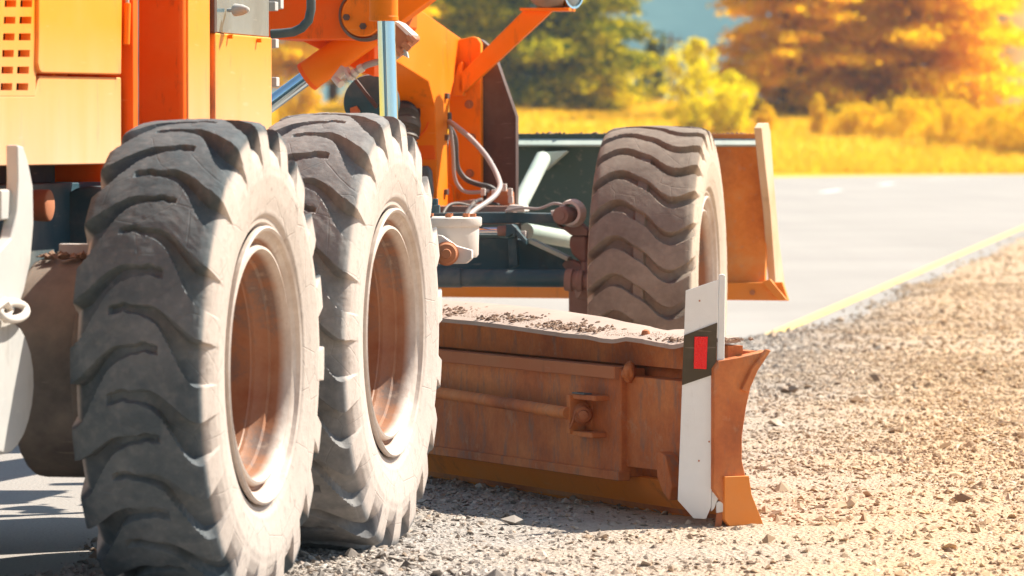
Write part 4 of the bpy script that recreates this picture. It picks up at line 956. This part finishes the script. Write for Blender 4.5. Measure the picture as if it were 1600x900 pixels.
part(MB().tube(spline([cn + BNl*.03 + UP*.01, cn + BNl*.055 - UP*.02 - BDl*.03, cn + BNl*.05 - UP*.045, cn + BNl*.04 - UP*.03 + BDl*.02]), .004, 6), 'split_pin', 'rusty', br, 0)
# small bent guard at the near end
q = [bw(*bp(x, y, .03)) for x, y in ((1044, 712), (1050, 704), (1060, 712), (1070, 760), (1066, 782), (1056, 770), (1047, 745))]
part(MB().prism(q, BNl * .05), 'bent_guard', 'blade', mold, .006)
part(MB().tube([bw(3.0, -.12, .50), Vector((pb.x - .3, pb.y, pb.z - .09))], .07, 12), 'blade_mount', 'darkdust', G)


nw = 2600; sw = rng.uniform(-.12, 2.2, nw); nn = rng.normal(-.30, .11, nw); pw = [PA + BD * float(a) + BN * float(b) for a, b in zip(sw, nn)]
stones('gravel', np.array([p.x for p in pw]), np.array([p.y for p in pw]), .012 + .03 * rng.random(nw)**2, .006 + .02 * rng.random(nw)**2.4, M['stone'], kind='stuff', label='loose stones gathered along the foot of the grader blade')
# ================================================================== REFLECTOR POST
PD = hit(1121, 836, (0, 0, .01), (0, 0, 1)).y
def pq(x, y, d=0.0): return hit(x, y, (0, PD + d, 0), (0, 1, 0))
org = pq(1121, 836)
MP = empty('marker_post', org, label='white roadside marker post with a dark band and red reflector', cat='marker post')
def pl(pxs, d=0): return [pq(x, y, d) - org for x, y in pxs]
edgeL = lambda y: 1071.5 - (y - 454) * (12.5 / 328); edgeR = lambda y: 1123 - (y - 437) * (12 / 355)
pan = MB().prism(pl([(edgeL(454), 454), (edgeR(437), 437), (edgeR(792), 792), (1103, 811), (1084, 810), (edgeL(782), 782)]), (0, .005, 0)).build('panel', M['post_white'], MP, bev=.0012)
MB().prism(pl([(edgeL(524) - .3, 524), (edgeR(504) + .2, 504), (edgeR(584) + .2, 584), (edgeL(602) - .3, 602)], -.003), (0, .002, 0)).build('dark_band', M['post_dark'], pan)
MB().prism(pl([(1085, 526), (1106, 526), (1104, 577), (1084, 576)], -.008), (0, .004, 0)).build('reflector', M['post_red'], pan, bev=.001)
for (x, y) in ((1093, 470), (1120, 600), (1092, 720), (1108, 690)): MB().tube([Vector(pl([(x, y)])[0]), Vector(pl([(x, y)])[0]) + Vector((0, -.002, 0))], .003, 8).build('rivet', M['rusty'], pan)
MB().prism(pl([(1123.5, 430), (1128, 428), (1133.5, 430), (1131, 620), (1126, 740), (1124, 775), (1116, 795), (1110.5, 800), (1114, 740), (1119, 620)], .004), (0, .03, 0)).build('post', M['post_white'], MP, bev=.003)
MB().prism(pl([(1119, 786), (1123, 783), (1133, 785), (1131, 800), (1119, 802)], .0), (0, .03, 0)).build('post_foot_cap', M['post_white'], MP, bev=.003)
MB().prism(pl([(1119.5, 802), (1130.5, 800), (1125, 838), (1115.5, 836)], .003), (0, .022, 0)).build('stake', M['rusty'], MP, bev=.002)

# ================================================================== HAZE
hz, t_, p_ = mat('haze'); t_.nodes.remove(p_); pv = t_.nodes.new('ShaderNodeVolumePrincipled')
pv.inputs['Color'].default_value = (.62, .86, 1, 1); pv.inputs['Density'].default_value = .00028; pv.inputs['Anisotropy'].default_value = .2
t_.links.new(pv.outputs[0], t_.nodes['Material Output'].inputs['Volume'])
HZ = MB().box((-4100, -900, -7), (4100, 5300, 640)).build('haze', hz, smooth=0, kind='stuff'); HZ.display_type = 'WIRE'
